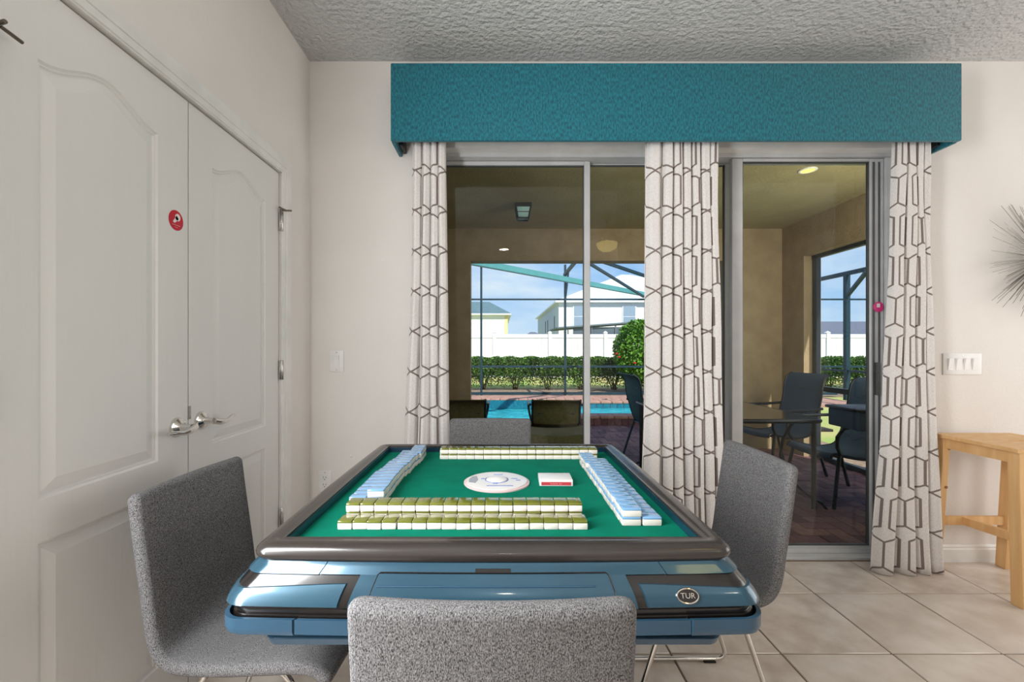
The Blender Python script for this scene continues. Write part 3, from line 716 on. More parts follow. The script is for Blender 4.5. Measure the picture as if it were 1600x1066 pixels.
# pedestal side table near the door stile
ps = thing('pedestal_side_table', (2.83, 3.23, ZP), 'small dark pedestal side table with deep square top by the stile', 'table')
MB().box(-.36, .36, -.15, .15, .68, .81).build('apron', 'sling_blue', ps, bevel=.01); MB().box(-.375, .375, -.165, .165, .81, .83).build('tabletop', 'patio_metal', ps, bevel=.005)
m = MB(); m.tube([(0, 0, .02), (0, 0, .69)], .03, 12); m.build('pedestal', 'patio_metal', ps, smooth=True)
m = MB(); m.lathe([(.14, 0), (.14, .012), (.04, .035), (.03, .06)], 20); m.build('foot', 'patio_metal', ps, smooth=True)
# olive lounge chairs seen from behind
oc = sling_chair('lounge_chair', 'olive sling lounge chair seen from behind, left of the pair', 'sling_olive', 'patio_metal_green', high=.72)
oc.location = (-.42, 5.02, ZP); oc.rotation_euler.z = .05
c = copy_tree(oc); c.location = (.60, 5.0, ZP); c.rotation_euler.z = -.06; c['label'] = 'olive sling lounge chair seen from behind beside door stile'
ft = thing('patio_footstool', (.52, 4.15, ZP), 'dark low sling footstool between grey chair and door stile', 'footstool')
m = MB(); n = 9
vs = [(x, y, .50 - .02 * (1 - (2 * i / (n - 1) - 1) ** 2) + dz) for dz in (0, -.10) for y in (-.2, .2) for i, x in enumerate([-.26 + .52 * k_ / (n - 1) for k_ in range(n)])]
fs = []
for i in range(n - 1): fs += [(i, i + 1, n + i + 1, n + i), (2 * n + i, 2 * n + i + 1, 3 * n + i + 1, 3 * n + i), (i, i + 1, 2 * n + i + 1, 2 * n + i), (n + i, n + i + 1, 3 * n + i + 1, 3 * n + i)]
fs += [(0, n, 3 * n, 2 * n), (n - 1, 2 * n - 1, 4 * n - 1, 3 * n - 1)]
m.add(vs, fs); m.build('cushion', 'sling_olive', ft, smooth=True)
for s in (-1, 1):
    for s2 in (-1, 1): MB().tube([(s * .24, s2 * .18, .42), (s * .25, s2 * .19, 0)], .015, 8).build('leg', 'patio_metal', ft)
MB().box(-.25, .25, -.19, -.17, .05, .38).build('skirt_panel', 'patio_metal', ft)

# ------------------------------------------------------------------ patio lights
lt = thing('ceiling_lantern', (.235, 4.67, LH), 'square dark flush lantern on the patio ceiling', 'lamp')
MB().box(-.085, .085, -.085, .085, -.02, 0).build('canopy_plate', 'patio_metal', lt)
f = MB(); tp, bt = .078, .055
for a in range(4):
    c0 = Matrix.Rotation(a * pi / 2, 3, 'Z'); f.beam(c0 @ Vector((tp, tp, -.02)), c0 @ Vector((bt, bt, -.15)), .012, .012)
    f.beam(c0 @ Vector((tp, tp, -.03)), c0 @ Vector((-tp, tp, -.03)), .014, .02); f.beam(c0 @ Vector((bt, bt, -.15)), c0 @ Vector((-bt, bt, -.15)), .014, .014); f.beam(c0 @ Vector((.066, .066, -.09)), c0 @ Vector((-.066, .066, -.09)), .006, .006)
f.build('cage', 'patio_metal', lt)
MB().add([(-.07, -.07, -.03), (.07, -.07, -.03), (.07, .07, -.03), (-.07, .07, -.03), (-.05, -.05, -.145), (.05, -.05, -.145), (.05, .05, -.145), (-.05, .05, -.145)], [(0, 1, 5, 4), (1, 2, 6, 5), (2, 3, 7, 6), (3, 0, 4, 7), (4, 5, 6, 7)]).build('glass_shade', 'lamp_glass', lt)
def downlight(loc, label, r=.075, m='lamp_warm', e=0):
    t = thing('recessed_downlight', loc, label, 'lamp')
    MB().lathe([(r * 1.25, 0), (r * 1.25, -.006), (r, -.008), (r, -.002)], 24).build('trim_ring', 'trim_paint', t, smooth=True)
    MB().lathe([(r * .98, -.003), (r * .95, -.006)], 24).build('lens', m, t)
    if e:
        d = bpy.data.lights.new('downlight_lamp', 'AREA'); d.shape = 'DISK'; d.size = r * 2; d.energy = e; d.color = (1, .93, .84)
        o = bpy.data.objects.new('bulb', d); C.objects.link(o); o.parent = t; o.location = (0, 0, -.012)
downlight((2.58, 3.76, LH), 'round warm recessed downlight in the patio ceiling at right', r=.055, m='lamp_dim')
for i, (x, y) in enumerate(((.06, -1.94), (2.4, -1.94))):
    downlight((x, y, HC), ('round recessed downlight in the room ceiling, ' + ('behind camera at left', 'behind camera at right', 'over the near end of the table', 'beside the right hand wall')[i]), e=DOWN)
# ceiling fan behind the camera, seen mirrored in the glass
cf = thing('ceiling_fan', (1.3, -.05, HC), 'ceiling fan with glass dome light, mirrored in the sliding door glass', 'fan')
MB().lathe([(.07, 0), (.07, -.04), (.015, -.06), (.015, -.18), (.10, -.2), (.12, -.26), (.09, -.32)], 24).build('motor', 'satin_metal', cf, smooth=True)
MB().lathe([(.09, -.32), (.13, -.34), (.11, -.40), (.05, -.435), (.005, -.44)], 24).build('light_dome', 'lamp_warm', cf, smooth=True)
for i in range(5):
    a = i * 2 * pi / 5 + .3; R = Matrix.Rotation(a, 4, 'Z')
    MB().prism([(.16, -.05), (.62, -.07), (.64, 0), (.62, .07), (.16, .05)], R @ Matrix.Translation((0, 0, -.24)) @ Matrix.Rotation(.2, 4, 'X'), .008).build('blade', 'fan_wood', cf)

# ------------------------------------------------------------------ valance and curtains
vx0 = P(610, 0, 2.33).x; vx1 = P(1503.5, 0, 2.33).x; vz0 = P(0, 219.5, 2.33).z; vz1 = P(0, 98, 2.33).z
va = thing('window_valance', (0, 2.43, vz0), 'wide teal fabric box valance above the sliding door', 'valance')
MB().box(vx0, vx1, -.10, -.075, 0, vz1 - vz0).build('front_board', 'valance_fabric', va, bevel=.006)
MB().box(vx0, vx0 + .02, -.075, .10, -.002, vz1 - vz0).build('side_return', 'valance_fabric', va, bevel=.005)
MB().box(vx1 - .02, vx1, -.075, .10, -.002, vz1 - vz0).build('side_return', 'valance_fabric', va, bevel=.005)
MB().box(vx0 + .02, vx1 - .02, -.075, .10, vz1 - vz0 - .02, vz1 - vz0).build('top_board', 'valance_fabric', va)
cr = thing('curtain_rod', (0, 2.43, vz0 + .06), 'dark curtain rod hidden behind the teal valance', 'rod')
m = MB(); m.tube([(vx0 + .03, 0, 0), (vx1 - .03, 0, 0)], .01, 10); m.build('rod', 'patio_metal', cr)
for x in (vx0 + .035, vx1 - .035): MB().box(x - .008, x + .008, -.012, .1, -.045, .012).build('bracket', 'patio_metal', cr, bevel=.002)
def curtain(label, top, bot, nf, fab, seed, uoff=0, amp=.032, ph=0.0, flare=0, ws=None):
    rd = random.Random(seed); nu, nv = 34 * nf, 46; z1 = vz0 + .05; z0 = .004
    ws = ws or [rd.uniform(.75, 1.3) for _ in range(nf)]; nf = len(ws); tot = sum(ws); acc = [0]
    for q_ in ws: acc.append(acc[-1] + q_ / tot)
    am = [rd.uniform(.7, 1.15) for _ in range(nf + 1)]; sk = [rd.uniform(-.25, .25) for _ in range(nf + 1)]
    vs = []; uvs = []
    for j in range(nv + 1):
        t = j / nv; z = z1 + (z0 - z1) * t
        xl = top[0] + (bot[0] - top[0]) * (t ** 1.7); xr = top[1] + (bot[1] - top[1]) * (t ** 1.7)
        for i in range(nu + 1):
            u = i / nu; k_ = 0
            while k_ < nf - 1 and u > acc[k_ + 1]: k_ += 1
            s_ = (u - acc[k_]) / (acc[k_ + 1] - acc[k_]); th = 2 * pi * s_
            A = amp * (am[k_] * (1 - s_) + am[k_ + 1] * s_) * (.82 + .30 * t)
            y = 2.432 - A * (.5 - .5 * cos(th)) * 1.5 + .0035 * sin(3 * th + seed) + .004 * sin(7 * z + u * 9 + seed)
            x = xl + (xr - xl) * u - .0070 * sin(th) * (1 + sk[k_]) + .004 * sin(3.1 * z + k_ * 2 + seed) * sin(pi * min(1, max(0, t * 1.2)))
            if flare: y -= flare * t ** 4
            vs.append((x, y, z)); uvs.append((uoff + u * fab, z))
    fs = [(j * (nu + 1) + i, j * (nu + 1) + i + 1, (j + 1) * (nu + 1) + i + 1, (j + 1) * (nu + 1) + i) for j in range(nv) for i in range(nu)]
    me = bpy.data.meshes.new('curtain'); me.from_pydata(vs, [], fs); me.materials.append(MATS['curtain_cloth'])
    ul = me.uv_layers.new(name='UVMap')
    for lp in me.loops: ul.data[lp.index].uv = uvs[lp.vertex_index]
    me.polygons.foreach_set('use_smooth', [True] * len(me.polygons))
    o = bpy.data.objects.new('curtain', me); C.objects.link(o)
    md = o.modifiers.new('thick', 'SOLIDIFY'); md.thickness = .0025
    return tag(o, label, 'curtain')
curtain('narrow cream curtain with grey hexagon print at left of sliding door', (P(645, 0, 2.42).x, P(696, 0, 2.42).x), (P(621, 0, 2.42).x, P(709, 0, 2.42).x), 4, .34, 3, .03, ws=[1.1, 1.1, .8, .9])
curtain('wide cream curtain with grey hexagon print hanging at middle of door', (P(1009, 0, 2.42).x, P(1121, 0, 2.42).x), (P(1001, 0, 2.42).x, P(1134, 0, 2.42).x), 6, .60, 11, .0, ws=[1.7, .9, 1.05, .8, .95, .9, .75])
curtain('cream hexagon-print curtain at right of door, next to pine stool', (P(1396, 0, 2.42).x, P(1451, 0, 2.42).x), (P(1362, 0, 2.40).x, P(1476, 0, 2.40).x), 4, .48, 6, -.05, ws=[1.3, 1.2, .8, .85], flare=.02)

# ------------------------------------------------------------------ mahjong table
TX, TY = -.015, 1.40
tb = thing('mahjong_table', (TX, TY, 0), 'square automatic mahjong table with green felt and glossy blue sides', 'table')
RIMT = .80; FZ = .775
A_ = .10
def pos(t, E, r, b, z):
    k_ = round(t); s_ = t - k_
    ang = -pi / 2 + k_ * pi / 2
    if abs(s_) <= .5 - A_ + 1e-9:
        a = s_ / (.5 - A_) * (E - r); o_ = E + b * (1 - (a / (E - r)) ** 2)
    else:
        sg = 1 if s_ > 0 else -1; q_ = (abs(s_) - (.5 - A_)) / A_ * pi / 4
        a = sg * ((E - r) + r * sin(q_)); o_ = E - r + r * cos(q_)
    ox, oy = cos(ang), sin(ang)
    return Vector((ox * o_ - oy * a, oy * o_ + ox * a, z))
def ts(side):          # dense samples round the loop
    out = []
    for k_ in range(4):
        out += [k_ - .5 + A_ * i / 6 for i in range(6)] + [k_ - .5 + A_ + (1 - 2 * A_) * i / 16 for i in range(16)] + [k_ + .5 - A_ + A_ * i / 6 for i in range(6)]
    return out
def loft(prof, name, m, parent, closed_profile=False, cap=False, smooth_=True):
    tt = ts(0); n = len(tt); q = MB(); vs = []
    for E, r, b, z in prof: vs += [pos(t, E, r, b, z) for t in tt]
    fs = [(i * n + j, i * n + (j + 1) % n, (i + 1) * n + (j + 1) % n, (i + 1) * n + j) for i in range(len(prof) - 1) for j in range(n)]
    if closed_profile: i = len(prof) - 1; fs += [(i * n + j, i * n + (j + 1) % n, (j + 1) % n, j) for j in range(n)]
    if cap: fs += [tuple(range(n)), tuple((len(prof) - 1) * n + j for j in range(n))]
    q.add(vs, fs); return q.build(name, m, parent, smooth=smooth_)
# rim
prof = [(.4435, .004, 0, .770), (.4435, .004, 0, .7985)]
for i in range(11):
    a = pi * .72 - i * (pi * .72 + .75) / 10
    prof.append((.4685 + .0255 * cos(a) + .0, .012 + .003 * i, .001 * i, .781 + .020 * sin(a)))
prof.append((.480, .04, .008, .764)); prof.append((.452, .02, 0, .764))
loft(prof, 'rim', 'rim_plastic', tb, True)
loft([(.4434, .003, 0, .7745), (.4434, .003, 0, .7935), (.4405, .003, 0, .7935), (.4405, .003, 0, .7745)], 'inner_lip', 'navy_lip', tb, True)
MB().box(-.4433, .4433, -.4433, .4433, .765, FZ).build('felt_surface', 'felt', tb)
# profile of the body sides E(z)
PZ = [(.772, .488), (.765, .493), (.752, .505), (.742, .512), (.735, .518), (.722, .5265), (.712, .5315), (.705, .534), (.700, .535)]
def Ez(z):
    if z >= PZ[0][0]: return PZ[0][1]
    for (a, ea), (b, eb) in zip(PZ, PZ[1:]):
        if z >= b: return eb + (ea - eb) * (z - b) / (a - b)
    return PZ[-1][1]
def bz(z): return .011
body = [(Ez(z) - .004, .045, bz(z), z) for z, _ in PZ] + [(.528, .045, .01, .698), (.522, .045, .01, .692), (.522, .045, .01, .684), (.525, .045, .01, .682), (.530, .045, .01, .650), (.50, .045, .0, .640), (.472, .04, 0, .608), (.465, .04, 0, .600)]
loft(body, 'body_shell', 'gloss_black', tb, cap=True)
def patch(name, m, t0, t1, zb, zt, off=0, nt=24, nv=8, E=Ez, bb=.011, rr=.045, thick=.006):
    tv = sorted(set([t0 + (t1 - t0) * i / nt for i in range(nt + 1)] + [t for t in ts(0) if t0 < t < t1] + [t - 4 for t in ts(0) if t0 < t - 4 < t1]))
    n = len(tv); vs = []; fs = []
    for o_ in (off, off - thick):
        for t in tv:
            for j in range(nv + 1):
                z = zb(t) + (zt(t) - zb(t)) * j / nv; vs.append(pos(t, E(z) + o_, rr, bb, z))
    K = n * (nv + 1); w_ = nv + 1
    for s_ in (0, 1):
        for i in range(n - 1):
            for j in range(nv): a = s_ * K + i * w_ + j; fs.append((a, a + 1, a + 1 + w_, a + w_))
    for i in range(n - 1):
        for j in (0, nv): a = i * w_ + j; fs.append((a, a + w_, a + w_ + K, a + K))
    for j in range(nv):
        for i in (0, n - 1): a = i * w_ + j; fs.append((a, a + 1, a + 1 + K, a + K))
    q = MB().add(vs, fs); return q.build(name, m, tb, smooth=True)
def xt(x, E=.515): return x / (E - .045) * (.5 - A_)
cst = lambda v: (lambda t: v)
for k_ in range(4):
    # upper band with seam to corner caps, centre panel, corner panels wrap round the corner
    patch('upper_band', 'table_blue', k_ - xt(.352), k_ + xt(.352), cst(.752), cst(.7695))
    patch('corner_cap', 'table_blue', k_ + xt(.354), k_ + 1 - xt(.354), cst(.7515), cst(.7695))
    patch('centre_panel', 'table_blue', k_ - xt(.268), k_ + xt(.268), cst(.701), cst(.7522))
    def zt(t, k=k_):
        d = min(abs(t - k), abs(t - k - 1)); return .7385 - .0095 * smooth((d - .22) / .25)
    patch('corner_panel', 'table_blue', k_ + xt(.288), k_ + 1 - xt(.288), cst(.703), zt)
    patch('lower_band', 'table_blue_matte', k_ - xt(.378, .53), k_ + xt(.378, .53), cst(.650), cst(.678), E=lambda z: .5345)
    patch('lower_corner', 'table_blue_matte', k_ + xt(.380, .53), k_ + 1 - xt(.380, .53), cst(.648), cst(.679), E=lambda z: .5365 - max(0, (.655 - z)) * .3)
loft([(.476, .03, 0, .604), (.478, .03, 0, .602), (.474, .03, 0, .588), (.40, .03, 0, .585)], 'bottom_tray', 'table_blue_matte', tb, cap=True)
# drawer on the front with its outline and slot
def zline(name, m, pts, w_, off):
    # thin raised line following the front side through (x, z) points
    q = MB(); q.tube([pos(xt(x, .515 if True else 0), Ez(z) + off, .045, .011, z) for x, z in pts], w_, 6); return q.build(name, m, tb)
def seg(a, b, n=10): return [(a[0] + (b[0] - a[0]) * i / n, a[1] + (b[1] - a[1]) * i / n) for i in range(n)]
ln = seg((-.232, .704), (-.232, .752), 4) + seg((-.232, .752), (-.229, .7555), 2) + seg((-.229, .7555), (.229, .7555), 16) + seg((.229, .7555), (.232, .752), 2) + seg((.232, .752), (.232, .704), 4) + [(.232, .704)]
patch('drawer', 'table_blue', -xt(.2305), xt(.2305), cst(.7035), cst(.7545), off=.0025)
zline('drawer_outline', 'gloss_black', ln, .0016, .0008)
zline('drawer_ridge', 'table_blue_matte', seg((-.225, .737), (.225, .737), 16), .0018, .0028)
patch('drawer_slot', 'gloss_black', -xt(.036), xt(.036), cst(.7548), cst(.7615), off=.0015)
# oval emblem
ec = pos(xt(.367), Ez(.721) + .001, .045, .011, .721)
em = Matrix.Translation(ec) @ Matrix.Rotation(pi / 2 - .42, 4, 'X') @ Matrix.Diagonal((1, .62, 1, 1))
o = MB().lathe([(.0200, 0), (.0200, .0015), (.018, .0022)], 32, em).build('emblem', 'gloss_black', tb)
q = MB(); q.tube([em @ Vector((.0205 * cos(a * pi / 20), .0205 * sin(a * pi / 20), .0012)) for a in range(40)], .0016, 8, closed=True); q.build('emblem_ring', 'chrome', o, smooth=True)
text_mesh('emblem_letters', 'TUR', .0150, 'chrome', Matrix.Translation(ec) @ Matrix.Rotation(pi / 2 - .42, 4, 'X') @ Matrix.Translation((0, 0, .0024)) @ Matrix.Diagonal((1, .9, 1, 1)), o, .0003)
# folding pedestal underneath
m = MB(); m.box(-.20, .20, -.20, .20, .08, .586); m.build('pedestal', 'gloss_black', tb, bevel=.01)
for s in (-1, 1):
    MB().box(s * .17 - .03, s * .17 + .03, -.30, .30, 0.02, .08).build('foot', 'gloss_black', tb, bevel=.01)
    for s2 in (-1, 1): MB().lathe([(.022, 0), (.022, .022)], 12, Matrix.Translation((s * .17, s2 * .27, 0))).build('caster', 'rubber', tb)
# centre disc: ring, clear dome with dice plate
dc = Matrix.Translation((.003, .022, FZ))
o = MB().lathe([(.104, 0), (.104, .0035), (.100, .0055), (.097, .006)], 48, dc).build('centre_disc', 'disc_pink', tb, smooth=True)
MB().lathe([(.096, .0055), (.096, .0075), (.080, .009), (.036, .0095)], 48, dc).build('disc_plate', 'white_plastic', o, smooth=True)
q = MB(); q.tube([dc @ Vector((.036 * cos(a * pi / 20), .036 * sin(a * pi / 20), .0095)) for a in range(40)], .0016, 6, closed=True); q.build('dice_ring', 'ink_blue', o, smooth=True)
MB().lathe([(.034, .0095), (.032, .0125), (.02, .016), (.004, .018)], 32, dc).build('dice_dome', 'white_plastic', o, smooth=True)
MB().prism([(-.086, -.028), (-.066, -.036), (-.058, .0), (-.066, .042), (-.080, .034), (-.088, .004)], dc @ Matrix.Translation((0, 0, .008)), .0014).build('display_window', 'disc_grey', o)
q = MB()
for (a, b, c_, d_) in ((-.05, -.038, .004, .010), (.030, .022, -.012, -.006), (-.012, .004, -.046, -.042), (.046, .066, .008, .011), (-.03, .05, -.066, -.063), (-.01, .02, .052, .055), (.06, .075, -.01, -.007)):
    q.box(.003 + min(a, b), .003 + max(a, b), .022 + c_, .022 + d_, FZ + .009, FZ + .0105)
q.build('printed_mark', 'ink_blue', o)

# ------------------------------------------------------------------ mahjong tiles
TW, TLn, TH = .0334, .0455, .0208
def tile(cname, backm, label, group):
    t = MB().box(-TW / 2, TW / 2, -TLn / 2, TLn / 2, 0, TH * .74).build('mahjong_tile', 'tile_ivory', bevel=.0022, seg=2)
    b = MB().box(-TW / 2, TW / 2, -TLn / 2, TLn / 2, TH * .72, TH).build('tile_back', backm, t, bevel=.0022, seg=2)
    tag(b, cname + ' back layer'); return tag(t, label, 'tile', group)
protos = {}
def lay(back, row, x, y, z, rz, label, group):
    if back not in protos:
        t = tile({'tile_green': 'olive green', 'tile_blue': 'light blue'}[back], back, label, group); protos[back] = t
    else: t = copy_tree(protos[back])
    t.location = (x, y, z); t.rotation_euler.z = rz; t['label'] = label; t['group'] = group; return t
ORD = ['first', 'second', 'third', 'fourth', 'fifth', 'sixth', 'seventh', 'eighth', 'ninth', 'tenth', 'eleventh', 'twelfth', 'thirteenth', 'fourteenth', 'fifteenth', 'sixteenth', 'seventeenth', 'eighteenth']
rd = random.Random(4); j = lambda s=.0012: rd.uniform(-s, s)
# front wall (olive backs)
p0 = .03445
for i in range(17):
    x = -.3650 + i * p0 + TW / 2 - .0165 + (.0018 if i > 3 else -.001)
    lay('tile_green', 0, x, 1.0735 + j(), FZ, j(.015), f'olive-backed mahjong tile, {ORD[i]} from left in the nearest single row', 'front single row of olive-backed tiles')
    x = -.383 + i * (p0 + .0001) + TW / 2 - .0 + .0
    lay('tile_green', 0, x, 1.1345 + j(), FZ, j(.01), f'olive-backed mahjong tile, {ORD[i]} from left, under the front raised row', 'lower tiles of the front stack')
    lay('tile_green', 0, x, 1.1330 + j(), FZ + TH, j(.02), f'olive-backed mahjong tile, {ORD[i]} from left in the front raised row', 'raised row of olive-backed tiles')
# right wall (blue backs)
for i in range(17):
    y = 1.090 + i * .0344; sh = .004 * sin(i * .5)
    lay('tile_blue', 0, .363 + j(), y, FZ, pi / 2 + j(.02), f'blue-backed mahjong tile, {ORD[i]} from front in the low row beside right rim', 'outer row of the right tile wall')
    lay('tile_blue', 0, .3155 + j(), y, FZ, pi / 2 + j(.015), f'blue-backed mahjong tile, {ORD[i]} from front, bottom of right inner stack', 'lower inner row of the right tile wall')
    lay('tile_blue', 0, .3175 + j(.0015) - (.006 if i > 12 else 0), y + .001, FZ + TH, pi / 2 + j(.02), f'blue-backed mahjong tile, {ORD[i]} from front on top of right stack', 'raised row of the right tile wall')
# left wall (blue backs)
for i in range(17):
    y = 1.236 + i * .0336; sh = .010 * smooth((i - 7) / 2.) + .012 * smooth((i - 11) / 2.)
    lay('tile_blue', 0, -.389 + j() + sh, y, FZ, pi / 2 + j(.02), f'blue-backed mahjong tile, {ORD[i]} from front in the low row beside left rim', 'outer row of the left tile wall')
    lay('tile_blue', 0, -.341 + j() + sh, y, FZ, pi / 2 + j(.015), f'blue-backed mahjong tile, {ORD[i]} from front, bottom of left inner stack', 'lower inner row of the left tile wall')
    lay('tile_blue', 0, -.340 + j(.0015) + sh, y - .001, FZ + TH, pi / 2 + j(.02), f'blue-backed mahjong tile, {ORD[i]} from front on top of left stack', 'raised row of the left tile wall')
# back wall (olive backs)
for i in range(18):
    x = -.233 + i * .0336 + TW / 2
    lay('tile_green', 0, x + j(.0006), 1.742, FZ, j(.01), f'olive-backed mahjong tile, {ORD[i]} from left, bottom row of far back stack', 'lower row of the back tile wall')
    lay('tile_green', 0, x + j(.0006), 1.7415 + j(), FZ + TH, j(.01), f'olive-backed mahjong tile, {ORD[i]} from left, top row of far back stack', 'raised row of the back tile wall')
# box of dice / sticks
bx = thing('card_box', (.1732, 1.425, FZ), 'small white and red card box on felt beside central disc', 'box', rz=-.02)
MB().box(-.0515, .0515, -.040, .040, 0, .019).build('carton', 'white_plastic', bx, bevel=.0012)
MB().box(-.046, .046, -.0406, -.040, .0025, .0125).build('red_band', 'box_red', bx)
m = MB()
for i in range(12):
    if i != 8: m.box(-.018 + i * .003, -.0158 + i * .003, -.0409, -.0406, .0056, .0078 + .0008 * (i % 3 == 0))
m.build('printed_line', 'box_pink', bx)

# ------------------------------------------------------------------ grey upholstered chairs
def chair(label):
    t = thing('side_chair', (0, 0, 0), label, 'chair')
    base = [(-.268, .829), (-.258, .75), (-.245, .66), (-.232, .57), (-.222, .50), (-.205, .455), (-.170, .430), (-.12, .424), (-.03, .426), (.07, .434), (.15, .440), (.195, .436), (.222, .418)]
    pr = []
    for i in range(len(base) - 1):
        a, b = base[i], base[i + 1]; z = base[max(0, i - 1)]; c = base[min(len(base) - 1, i + 2)]
        for k in range(4):
            s = k / 4; pr.append(tuple(.5 * (2 * a[q] + (b[q] - z[q]) * s + (2 * z[q] - 5 * a[q] + 4 * b[q] - c[q]) * s * s + (3 * a[q] - z[q] - 3 * b[q] + c[q]) * s ** 3) for q in (0, 1)))
    pr.append(base[-1])
    # arc lengths for rounding the ends
    L = [0]
    for a, b in zip(pr, pr[1:]): L.append(L[-1] + math.dist(a, b))
    tot = L[-1]; W = .206; th = .0165; NC = 11
    def build(nm, i0, i1):
        vs = []; rings = 0
        idx = list(range(i0, i1 + 1))
        st = []
        for i in idx:
            y, z = pr[i]; a = pr[max(0, i - 1)]; b = pr[min(len(pr) - 1, i + 1)]; d = Vector((b[0] - a[0], b[1] - a[1])).normalized(); st.append((y, z, d, L[i]))
        # extra end stations
        ext = []
        if i0 == 0:
            y, z, d, l = st[0]
            for e in (.0165, .0150, .011, .0055): ext.append((y - d.x * e, z - d.y * e, d, -e))
        st = ext + st
        if i1 == len(pr) - 1:
            y, z, d, l = st[-1]
            for e in (.0055, .011, .0150, .0165): st.append((y + d.x * e, z + d.y * e, d, tot + e))
        for y, z, d, l in st:
            e0 = l + .0165; e1 = tot + .0165 - l; e = min(e0, e1)
            R = .020; cut = 0 if e >= R else R - math.sqrt(max(0, R * R - (R - e) ** 2))
            w_ = W - cut * .9; tt = th * (1 if e >= .0165 else math.sqrt(max(.0004, 1 - ((.0165 - e) / .0165) ** 2)))
            nrm = Vector((-d.y, d.x))       # towards the front/up side
            if nrm.x < 0 and l < tot * .45: nrm = -nrm
            nrm = Vector((-d.y, d.x))
            loop = []
            front = []
            for q in range(NC):
                u = -1 + 2 * q / (NC - 1); front.append((u * (w_ - th * .9), u))
            ends = [(cos(a), sin(a)) for a in [pi / 2 - i * pi / 6 for i in range(1, 6)]]
            seq = [(x, 1, u) for x, u in front] + [(w_ - th * .9 + c * th * .9, s, 1) for c, s in ends] + [(x, -1, u) for x, u in reversed(front)] + [(-(w_ - th * .9) - c * th * .9, -s, -1) for c, s in ends]
            for x, s, u in seq:
                curve = .012 * (u * u) * (1 if l < tot * .45 else max(0, 1 - (l - tot * .45) * 8))
                loop.append((x, y + nrm.x * s * tt + curve, z + nrm.y * s * tt))
            vs += loop; rings += 1; n = len(loop)
        fs = [(r * n + q, r * n + (q + 1) % n, (r + 1) * n + (q + 1) % n, (r + 1) * n + q) for r in range(rings - 1) for q in range(n)]
        fs += [tuple(range(n)), tuple((rings - 1) * n + q for q in range(n))]
        return MB().add(vs, fs).build(nm, 'grey_fabric', t, smooth=True)
    k = [i for i, p in enumerate(pr) if p[1] < .445][0]
    build('backrest', 0, k); build('seat', k, len(pr) - 1)
    for s in (-1, 1):
        x = s * .152; xo = s * .160
        def arc(p0, p1, p2, n=6): return [tuple((1 - q / n) ** 2 * p0[i] + 2 * (1 - q / n) * (q / n) * p1[i] + (q / n) ** 2 * p2[i] for i in range(3)) for q in range(n + 1)]
        pts = [(x, .02, .405)] + arc((x, -.06, .405), (x, -.10, .405), (x, -.118, .365)) + arc((xo, -.222, .05), (xo, -.236, .010), (xo, -.185, .010)) + arc((xo, .19, .010), (xo, .235, .010), (xo, .222, .05)) + arc((x, .118, .365), (x, .10, .405), (x, .06, .405)) + [(x, .02, .405)]
        MB().tube(pts, .0082, 10).build('sled_frame', 'chrome', t, smooth=True)
        for y in (-.165, .165): MB().box(xo - .012, xo + .012, y - .022, y + .022, 0, .006).build('foot_pad', 'rubber', t)
    MB().tube([(-.152, .05, .405), (.152, .05, .405)], .007, 8).tube([(-.152, -.05, .405), (.152, -.05, .405)], .007, 8).build('crossbar', 'chrome', t)
    return t
c1 = chair('grey upholstered chair in the foreground with its back to camera')
c1.location = (-.012, .895, 0)
c = copy_tree(c1); c.location = (-.625, 1.27, 0); c.rotation_euler.z = -pi / 2 - .06; c['label'] = 'grey upholstered chair at left of table before the white closet doors'
c = copy_tree(c1); c.location = (.635, 1.56, 0); c.rotation_euler.z = pi / 2 + .0; c['label'] = 'grey upholstered chair with chrome sled legs at right of table'
c = copy_tree(c1); c.location = (-.052, 2.02, 0); c.rotation_euler.z = pi; c['label'] = 'grey upholstered chair at far side of table before the glass'

# ------------------------------------------------------------------ pine stool
stl = thing('wooden_stool', (2.60, 2.27, 0), 'pine step-up stool with slotted seat by the right wall', 'stool')
SZ = .735
seat = [(-.215, -.205), (.215, -.205), (.215, .205), (-.215, .205)]
lp = [Vector((a, b, 0)) for a, b in seat]; hl = [Vector((a, b, 0)) for a, b in rrect(-.035, .085, -.018, .002, .009, 3)]
lt_ = tessellate_polygon([lp, hl]); fl_ = lp + hl; q = MB()
for z in (SZ, SZ - .018): q.add([(p.x, p.y, z) for p in fl_], lt_)
for L_ in (lp, hl):
    n = len(L_); q.add([(p.x, p.y, SZ) for p in L_] + [(p.x, p.y, SZ - .018) for p in L_], [(i, (i + 1) % n, (i + 1) % n + n, i + n) for i in range(n)])
q.build('seat_board', 'pine', stl)
LG = {}
for sx in (-1, 1):
    for sy in (-1, 1):
        a = Vector((sx * .185, sy * .175, SZ - .018)); b = Vector((sx * (.205 if sy < 0 else .215), sy * .185, 0)) 
        if sy < 0 : b = Vector((sx * .182, -.187, 0))
        else: b = Vector((sx * .222, .19, 0))
        if sx > 0 and sy > 0: b.x = .16
        LG[sx, sy] = (a, b)
        MB().beam(a, b, .036, .052, up=(0, 1, 0)).build('leg', 'pine', stl, bevel=.002, seg=1)
def lerp(k, z): a, b = LG[k]; t = (a.z - z) / (a.z - b.z); return a + (b - a) * t
MB().beam(lerp((-1, -1), .69) + Vector((0, .02, 0)), lerp((-1, 1), .69), .02, .055).build('apron', 'pine', stl); MB().beam(lerp((1, -1), .69), lerp((1, 1), .69), .02, .055).build('apron', 'pine', stl)
MB().beam(lerp((-1, 1), .69), lerp((1, 1), .69), .02, .055).build('apron', 'pine', stl)
a = lerp((-1, 1), .26); b = lerp((1, 1), .26); MB().beam(a, b, .02, .045).build('stretcher', 'pine', stl)
